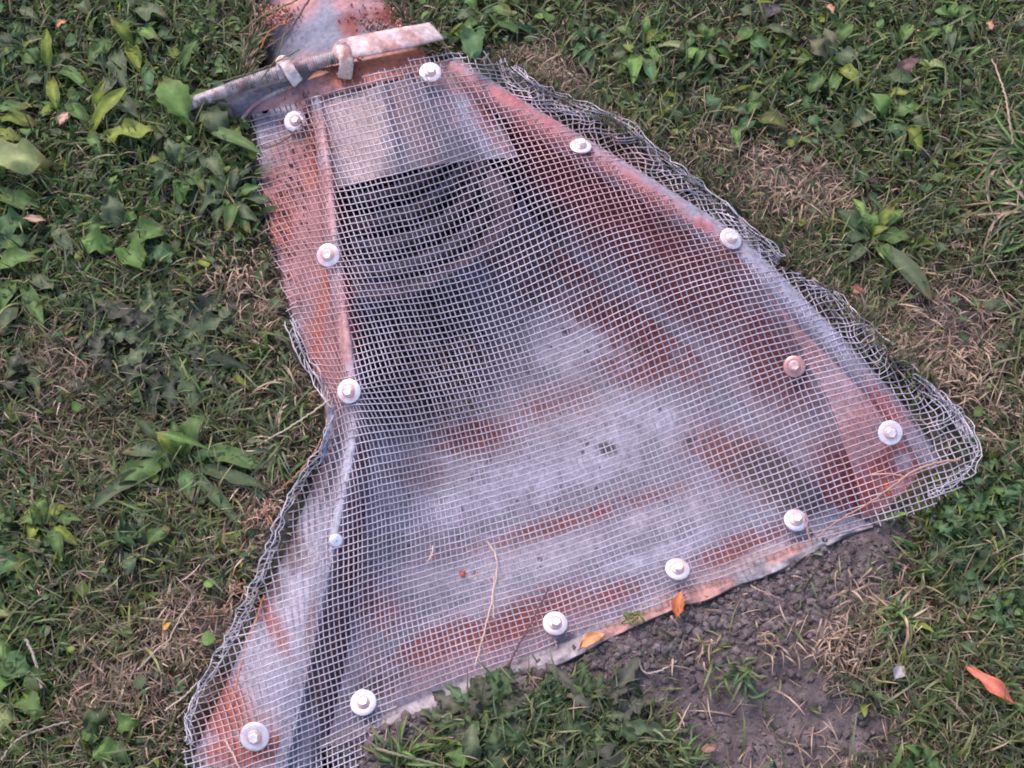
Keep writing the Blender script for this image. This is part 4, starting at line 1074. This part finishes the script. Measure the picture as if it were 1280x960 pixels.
tuft('green grass tuft standing alone in the bare soil', 926, 846, 18, 42, [GG, MG, BG], wpx=5)
tuft('dry yellow tuft left of the lone green tuft in the soil', 880, 815, 10, 44, [ST, ST2, YG], 20, 220, 3.4)
tuft('small green sprout at the edge of the toe beside the orange leaf', 792, 778, 7, 26, [MG, YG], 0, 180, 3.6)
tuft('straw coloured tuft in the soil right of the lone green tuft', 970, 806, 12, 38, [ST, ST2], 0, 200, 3.2)
tuft('half dry grass tuft at the right side of the bare soil', 1055, 735, 14, 48, [ST, GG, ST2], 20, 260, 3.6)
tuft('green grass tuft at the right side of the bare soil above the dry heap', 1120, 775, 26, 52, [GG, MG, ST, LG], 0, 330, 4.2)
tuft('long green grass tuft at the bottom left of the bare soil', 500, 950, 16, 60, [MG, LG, GG], -10, 180, 4.6)
tuft('green grass tuft at the bottom below the thistle clump', 860, 955, 18, 46, [MG, GG, LG], 0, 180, 4.2)
tuft('green grass tuft between the mesh waist and the plantain', 350, 560, 20, 62, [GG, MG, ST], 90, 300, 4.2)
tuft('grass tuft left of the mesh waist', 372, 500, 18, 60, [GG, ST, MG], 110, 270, 4.0)
tuft('matted dry grass heap right of the bare soil', 1052, 812, 40, 44, [ST, ST2, (.25,.2,.16)], 90, 300, 3.4, (.004,.016))
tuft('dry straw heap beside the lower right corner of the mesh', 1190, 470, 40, 50, [ST, ST2, (.34,.25,.17)], 0, 360, 3.2, (.004,.02))
tuft('dry straw heap above the lower right corner of the mesh', 1120, 430, 24, 44, [ST, ST2], 0, 200, 3.0, (.004,.02))
tuft('dry reddish straw heap left of the lower left flange', 300, 740, 26, 44, [ST, ST2, (.30,.15,.09)], 60, 300, 3.0, (.004,.014))
tuft('dry straw heap left of the mesh below its waist', 340, 640, 22, 38, [ST, ST2, (.30,.16,.10)], 60, 300, 3.0, (.004,.014))
tuft('pale straw patch left of the upper left flange', 300, 350, 24, 40, [ST, (.36,.25,.18), ST2], 0, 360, 3.2, (.004,.018))
tuft('dry straw patch in the lawn above the right rim', 985, 245, 30, 50, [ST, ST2, GG], 0, 360, 3.2, (.004,.02))
tuft('brown straw patch between the mesh corner and the weeds at the top', 690, 100, 18, 40, [ST2, ST], 0, 360, 3.0, (.004,.016))

# ground cover leaves too many to count
def cover(n, size, kind, cols, name, label, where, seed, h=(.002,.020), margin=6, soil_ok=0.0):
    px, py = scatter(n); m = where(px, py) > rng.uniform(0, 1, n)
    m &= pick(px, py, soil_ok, margin) & (sdin(px, py, CLOTH) < 2); px, py = px[m], py[m]; n = len(px)
    B = np.array([(0, 0), (.25, .5), (.5, .62), (.8, .42), (1, 0), (.8, -.42), (.5, -.62), (.25, -.5)]) if kind == 'oval' else \
        np.array([(0, 0), (.15, .14), (.3, .5), (.45, .2), (.62, .42), (.78, .15), (1, 0), (.78, -.15), (.62, -.42), (.45, -.2), (.3, -.5), (.15, -.14)])
    k = len(B); az = rng.uniform(0, 2 * math.pi, n); s = rng.uniform(*size, n)
    tl = rng.uniform(-.2, .75, n); rl = rng.normal(0, .35, n)
    P = onground(px, py); P[:, 2] += rng.uniform(*h, n)
    Bc = np.vstack([B, (.5, 0)])
    lx = Bc[None, :, 0] * s[:, None]; ly = Bc[None, :, 1] * s[:, None] * rng.uniform(.6, 1., n)[:, None]
    lz = lx * np.sin(tl)[:, None] * np.cos(Bc[None, :, 0] * 1.6) + ly * np.sin(rl)[:, None] + np.abs(ly) * .25
    X = P[:, None, 0] + lx * np.cos(az)[:, None] - ly * np.sin(az)[:, None]; Y = P[:, None, 1] + lx * np.sin(az)[:, None] + ly * np.cos(az)[:, None]
    V = np.stack([X, Y, P[:, None, 2] + lz], -1)
    q = np.arange(k); base = (np.arange(n) * (k + 1))[:, None, None]
    T = np.stack([q, (q + 1) % k, np.full(k, k)], 1)[None] + base
    cols = np.array(cols); c = cols[rng.integers(0, len(cols), n)] * rng.uniform(.6, 1.3, n)[:, None]
    C = np.repeat(c[:, None], k + 1, 1); C[:, k] *= 1.35
    o = mk(name, V, T.reshape(-1, 3), M_veg, None, C.reshape(-1, 3)); tag(o, label, 'ground cover', kind='stuff')
lush = [(120,120,210,200,0,1.4),(620,10,90,50,0,1.),(1080,80,180,130,0,1.2),(10,780,60,160,0,1.),(260,210,70,70,0,1.),(830,70,100,60,0,.7),(60,330,110,80,0,.9),(1230,660,70,90,0,.9),(1150,180,90,70,0,.6)]
cover(3600, (.008,.018), 'oval', [MG, BG, GG, DG, LG, YG], 'ground_cover', 'small rounded clover like leaves between the grass', lambda x, y: np.clip(blobs(x, y, lush) * .95 + .06, 0, 1), 1)
cover(9000, (.005,.010), 'oval', [DG, MG, BG], 'creeping_ground_cover', 'fine dense leaflets of a creeping plant beside the pipe and at the top', lambda x, y: np.clip(blobs(x, y, [(262,48,60,60,0,1.3),(560,20,60,40,0,1.2),(640,40,90,30,0,1.),(20,640,60,60,0,.5),(1000,130,60,40,0,.5)]) * 1.2 + .05, 0, 1), 2, (.002,.026))
cover(4500, (.010,.024), 'lobed', [DG, GG, PU, BG], 'jagged_ground_cover', 'small jagged leaves mixed through the lawn', lambda x, y: np.clip(blobs(x, y, [(200,430,130,80,0,1.),(1190,650,110,70,0,1.),(650,930,180,50,0,1.),(60,480,70,60,0,.7)]) * .9 + .10, 0, 1), 3, (.002,.014), soil_ok=.15)

bag = Bag()
px, py = scatter(42000); m = pick(px, py, 0.0, 8) & (rng.uniform(0, 1, 42000) < np.clip(blobs(px, py, lush) * .9 + .12 - .5 * (dryness(px, py) > .6), 0, 1)); px, py = px[m], py[m]; n = len(px)
cc = np.array([MG, BG, LG, YG, GG, MG])[rng.integers(0, 6, n)] * rng.uniform(.6, 1.3, n)[:, None]
V, F, C, _ = blades(px, py, rng.uniform(.018, .046, n), rng.uniform(.004, .0085, n), rng.uniform(.6, 1.4, n), cc, segs=6)
bag.add(V, F, C); tag(bag.build('leafy_ground_cover', M_veg), 'mixed narrow weed leaves thick in the lush parts of the lawn', 'ground cover', kind='stuff')

# ------------------------------------------------------------------ soil clods
ICO = None
def ico():
    p = (1 + 5 ** .5) / 2
    V = np.array([(-1,p,0),(1,p,0),(-1,-p,0),(1,-p,0),(0,-1,p),(0,1,p),(0,-1,-p),(0,1,-p),(p,0,-1),(p,0,1),(-p,0,-1),(-p,0,1)], float)
    F = np.array([(0,11,5),(0,5,1),(0,1,7),(0,7,10),(0,10,11),(1,5,9),(5,11,4),(11,10,2),(10,7,6),(7,1,8),(3,9,4),(3,4,2),(3,2,6),(3,6,8),(3,8,9),(4,9,5),(2,4,11),(6,2,10),(8,6,7),(9,8,1)])
    return V / np.linalg.norm(V[0]), F
IV, IF = ico()
def clods(px, py, s, name, label, col=(.118,.104,.104)):
    n = len(px); P = onground(px, py); P[:, 2] = np.where(P[:, 2] < -.05, -.002, P[:, 2])
    V = IV[None] * rng.uniform(.6, 1.25, (n, 12, 1)) * np.stack([rng.uniform(.8, 1.3, n), rng.uniform(.8, 1.3, n), rng.uniform(.6, .9, n)], 1)[:, None]
    a = rng.uniform(0, 6.28, n); ca, sa = np.cos(a)[:, None], np.sin(a)[:, None]
    V = np.stack([V[..., 0] * ca - V[..., 1] * sa, V[..., 0] * sa + V[..., 1] * ca, V[..., 2]], -1) * s[:, None, None] + (P + np.stack([0 * s, 0 * s, s * .35], 1))[:, None]
    F = IF[None] + (np.arange(n) * 12)[:, None, None]
    c = np.array(col) * rng.uniform(.6, 1.35, n)[:, None]
    o = mk(name, V, F.reshape(-1, 3), M_clod, None, np.repeat(c, 12, 0), smooth=False); tag(o, label, 'soil', kind='stuff')
n = 90000
px, py = rng.uniform(420, 1140, n), rng.uniform(640, 990, n)
s = sdin(px, py, SOIL); h = sdin(px, py, KEEP)
dens = np.clip(.25 + 1.2 * blobs(px, py, [(930,770,90,35,20),(620,860,150,22,20),(1020,720,60,40,0),(820,800,70,20,20),(480,930,50,30,0)]) - .25 * (rng.uniform(0, 1, n) < .5), 0, 1)
m = (s > -14) & (h < -1) & (rng.uniform(0, 1, n) < dens)
px, py = px[m], py[m]
sz = .0005 + .0055 * rng.uniform(0, 1, len(px)) ** 18 + .0008 * rng.uniform(0, 1, len(px))
clods(px, py, sz, 'soil_crumbs', 'crumbly purplish brown soil in front of the toe')

# ------------------------------------------------------------------ debris in the pipe mouth
def debris(n, name, label, cat, cx, cy, rx, ry, zf, col, cols):
    r = np.random.default_rng(99); B = Bag()
    for k in range(n):
        a, q = r.uniform(0, 6.28), r.uniform(0, 1) ** .6
        x, y = cx + rx * q * math.cos(a), cy + ry * q * math.sin(a); z = zf(x, y)
        L = r.uniform(6, 26); b = r.uniform(0, 6.28)
        pts = at(np.array([x, x + L * .5 * math.cos(b), x + L * math.cos(b)]), np.array([y, y + L * .5 * math.sin(b) - 2, y + L * math.sin(b)]), np.array([z, z + .004, z + r.uniform(0, .006)]))
        V, F = tube(pts, r.uniform(.0006, .0022), 4); B.add(V, F, np.array(cols[r.integers(len(cols))]) * r.uniform(.6, 1.3))
    o = B.build(name, M_clod); tag(o, label, cat, kind='stuff')
apz = lambda x, y: float(-.188 + .060 * max(0, min(1, ((y - 395) + .35 * (x - 436)) / 190.)) + .004)
debris(420, 'leaf_litter', 'dark litter of twigs and rotted leaves on the floor before the pipe mouth', 'litter', 520, 455, 90, 80, apz, None, [(.05,.04,.04),(.08,.06,.055),(.03,.025,.03),(.16,.12,.10)])

# ------------------------------------------------------------------ single fallen leaves, stalks, roots
def single_leaf(name, label, bx, by, tx, ty, wpx, col, z0, z1, lift=.004, kind='lance', cat='fallen leaf', tw=0.0, curl=0.0):
    nseed[0] += 1
    V, F, C = leaf_mesh(at(bx, by, z0), at(tx, ty, z1), wpx * .001, kind, col, lift, seed=nseed[0], twist=tw, curl=curl)
    c0 = V.mean(0); o = mk(name, V - c0, F, M_veg, None, C); o.location = c0; tag(o, label, cat, 'fallen leaves')
OR = (.50,.17,.07)
single_leaf('fallen_leaf', 'narrow orange leaf standing on end at the toe edge below a screw', 846,776,852,738,16,OR,.004,.016,.004,'oval',tw=.4)
single_leaf('fallen_leaf', 'orange leaf lying flat on the pale toe crust', 722,814,756,792,15,(.62,.30,.13),.008,.010,.003,'oval')
single_leaf('fallen_leaf', 'curved orange red leaf on the grass by the right edge', 1208,833,1268,880,17,(.50,.16,.10),.030,.026,.010,'lance',curl=.28)
single_leaf('fallen_leaf', 'small reddish leaf in the dry grass beside the upper edge of the mesh', 1062,358,1080,368,14,(.38,.16,.11),.02,.022,.003,'oval')
single_leaf('fallen_leaf', 'tiny yellow leaf in the brown patch left of the lower left flange', 203,790,214,778,8,(.50,.30,.08),.012,.014,.002,'oval')
single_leaf('fallen_leaf', 'small peach coloured leaf near the wide pale leaf', 74,158,86,140,14,(.42,.26,.18),.03,.036,.003,'oval')
single_leaf('fallen_leaf', 'little orange brown leaf at the upper left among grass', 70,36,84,26,11,(.42,.24,.13),.03,.034,.003,'oval')
single_leaf('fallen_leaf', 'dark brown scrap of leaf under the mesh below the upper right screw', 714,196,732,212,16,(.07,.045,.04),.045,.040,.003,'oval')
single_leaf('fallen_leaf', 'rusty crumpled scrap caught on the mesh near the lower right corner', 1104,602,1113,624,14,(.30,.09,.05),.016,.016,.004,'lobed')
single_leaf('fallen_leaf', 'translucent whitish scrap lying in the grass right of the bare soil', 1118,850,1128,832,15,(.30,.31,.31),.02,.022,.003,'oval')
single_leaf('fallen_leaf', 'small rust coloured leaf bit on the mesh near the dry stalk', 574,714,582,722,9,(.28,.08,.05),.006,.006,.002,'oval')
single_leaf('fallen_leaf', 'orange tipped dry leaf at the top right of the lawn', 1232,28,1240,38,11,(.45,.25,.16),.03,.03,.003,'oval')
single_leaf('fallen_leaf', 'small tan curled leaf at the top near the grey purple weed', 1032,6,1042,18,11,(.40,.24,.15),.03,.03,.003,'oval')
single_leaf('fallen_leaf', 'brown curled leaf tucked behind the threaded rod clip', 384,100,412,90,9,(.25,.12,.08),.068,.074,.003,'lance')
single_leaf('fallen_leaf', 'dry tan leaf bit at the bottom of the bare soil', 872,938,898,932,10,(.30,.18,.13),.01,.012,.003,'oval')
single_leaf('fallen_leaf', 'pale tan leaf bit lying left above the rounded leaves', 28,272,58,276,12,(.32,.22,.15),.03,.03,.003,'oval')

def strand(name, label, pts, r0, r1, col, cat, group=None, n=40, wob=1.5):
    p = spline(pts, n); rr = np.random.default_rng(len(label) * 7)
    p[1:-1, :2] += rr.normal(0, wob * .35, (n - 2, 2)); P = at(p[:, 0], p[:, 1], p[:, 2])
    V, F = tube(P, np.linspace(r0, r1, n), 6, True); c0 = V.mean(0)
    o = mk(name, V - c0, F, M_straw, None, np.array(col)); o.location = c0; tag(o, label, cat, group)
def zc(x, y): return float(zcloth(np.array([float(x)]), np.array([float(y)]))[0]) + .003
def on(pts, dz=0.0): return [(x, y, zc(x, y) + dz) for x, y in pts]
strand('root_strand', 'long tan root strand lying across the lower right corner of the mesh', on([(1200,574),(1165,580),(1140,590),(1112,610),(1085,630),(1050,650),(1020,672)], .004), .0018, .0008, (.36,.24,.18), 'root')
strand('root_strand', 'thin orange root hooked over the dull screw at the right of the toe', on([(1006,640),(1009,660),(1014,680)], .006), .0009, .0006, (.45,.22,.14), 'root')
strand('root_strand', 'short pinkish root beside the long strand on the mesh corner', on([(1090,594),(1110,592),(1135,596)], .002), .0011, .0006, (.50,.32,.27), 'root')
strand('dry_stalk', 'long dry grass stalk lying on the mesh left of the toe centre', on([(607,676),(618,690),(621,712),(615,750),(605,790),(594,832)], .003), .0011, .0008, (.55,.42,.33), 'dry stalk')
strand('dry_stalk', 'short side stalk branching off the long dry stalk on the mesh', on([(618,720),(616,745),(617,772)], .003), .0009, .0006, (.50,.38,.30), 'dry stalk')
strand('dry_stalk', 'faint thin stalk left of the top of the long dry stalk', on([(590,722),(600,718),(612,726)], .002), .0008, .0005, (.45,.35,.30), 'dry stalk')
strand('dry_stalk', 'tiny pale straw on the mesh left of the small rust leaf', on([(541,682),(540,692),(534,702)], .003), .0010, .0006, (.60,.50,.42), 'dry stalk')
strand('twig', 'dark crooked twig lying on the mesh left of a toe screw', on([(684,738),(672,762),(662,782),(648,806),(634,834)], .002), .0008, .0012, (.10,.06,.06), 'twig')
strand('dry_stalk', 'long pale straw pointing at the screw on the mesh waist', [(322,556,.02),(352,540,.03),(380,522,.036),(412,500,.045)], .0010, .0012, (.50,.42,.30), 'dry stalk')
strand('dry_stalk', 'orange tan grass stem beside the mesh edge below the waist', [(352,610,.012),(376,588,.018),(392,566,.02),(402,548,.022)], .0012, .0008, (.42,.24,.13), 'dry stalk')
strand('dry_stalk', 'pale bent straw lying on the lawn at the bottom left', [(2,950,.02),(20,926,.026),(50,912,.028),(86,902,.02)], .0014, .0012, (.30,.27,.22), 'dry stalk')
strand('dry_stalk', 'thick pale stalk standing out of the dry lawn at the lower left', [(32,798,.03),(44,826,.026),(52,860,.02)], .0018, .0016, (.34,.30,.24), 'dry stalk')
strand('dry_stalk', 'straight pale straw left of the lower left flange', [(206,810,.012),(222,778,.02),(243,744,.03)], .0009, .0008, (.44,.36,.30), 'dry stalk')
strand('dry_stalk', 'pale straw crossing the brown patch left of the bunched mesh', [(172,838,.02),(196,812,.026),(210,802,.03)], .0011, .0009, (.40,.35,.28), 'dry stalk')
strand('dry_stalk', 'pale straw reaching the mesh beside the brightest screw', [(206,888,.02),(228,872,.02),(246,854,.022)], .0010, .0009, (.50,.44,.32), 'dry stalk')
strand('dry_stalk', 'long straw arching down the grass clump at the right edge', [(1240,74,.04),(1254,110,.05),(1262,150,.045),(1266,180,.03)], .0012, .0016, (.36,.28,.20), 'dry stalk')
strand('dry_stalk', 'thin stalk crossing the lawn towards the right edge', [(1180,340,.02),(1220,332,.028),(1262,326,.03),(1292,322,.02)], .0006, .0006, (.22,.22,.16), 'dry stalk')
strand('dry_stalk', 'tan straw lying on the soil right of the toe end', [(938,732,.006),(955,740,.008),(974,748,.004)], .0011, .0005, (.40,.28,.22), 'dry stalk')
strand('dry_stalk', 'pale curved rootlet on the bare soil left of the dry tuft', [(796,822,.006),(806,840,.008),(826,838,.010),(846,826,.008)], .0013, .0007, (.40,.34,.30), 'dry stalk')
strand('long_grass', 'long green grass stem lying across the soil at the lower middle', [(470,936,.015),(500,944,.02),(540,954,.022),(580,964,.02)], .0022, .0012, (.16,.18,.10), 'grass')
strand('long_grass', 'thin dark stem hanging over the pipe from the top edge', [(386,0,.12),(372,22,.125),(356,44,.12),(336,58,.11)], .0018, .0010, (.13,.09,.09), 'grass')
strand('long_grass', 'green grass stem crossing in front of the threaded rod', [(356,40,.12),(350,60,.12),(342,78,.11),(326,100,.09)], .0009, .0012, (.10,.13,.06), 'grass')
strand('long_grass', 'yellow green stem curving over the pipe from the top edge', [(372,0,.10),(345,12,.10),(318,26,.09),(300,40,.07)], .0013, .0010, (.16,.17,.07), 'grass')
strand('long_grass', 'green stem lying along the top of the rod', [(262,106,.05),(300,95,.075),(332,84,.085),(374,62,.09)], .0011, .0010, (.10,.12,.07), 'grass')
strand('long_grass', 'stem bending onto the top left screw from the weeds', [(330,186,.03),(350,178,.035),(362,170,.036),(371,162,.036)], .0010, .0013, (.16,.12,.06), 'grass')
strand('dry_stalk', 'orange dry stem resting on the pipe behind the rod', [(326,60,.07),(336,40,.09),(352,30,.10),(366,22,.10)], .0009, .0006, (.50,.22,.10), 'dry stalk')
strand('dry_stalk', 'orange straw lying under the mesh on the lower left flange', on([(330,744),(318,780),(304,820),(292,868),(286,890)], -.003), .0010, .0008, (.55,.22,.12), 'dry stalk')
strand('dry_stalk', 'pinkish straw crossing the mesh below the brightest screw', on([(281,925),(292,944),(300,962)], .003), .0013, .0010, (.50,.36,.32), 'dry stalk')
strand('plastic_strip', 'thin blue plastic strip under the mesh edge just below the waist', [(416,512,.014),(412,536,.014),(408,556,.012),(402,578,.012)], .0016, .0014, (.12,.26,.48), 'plastic strip')
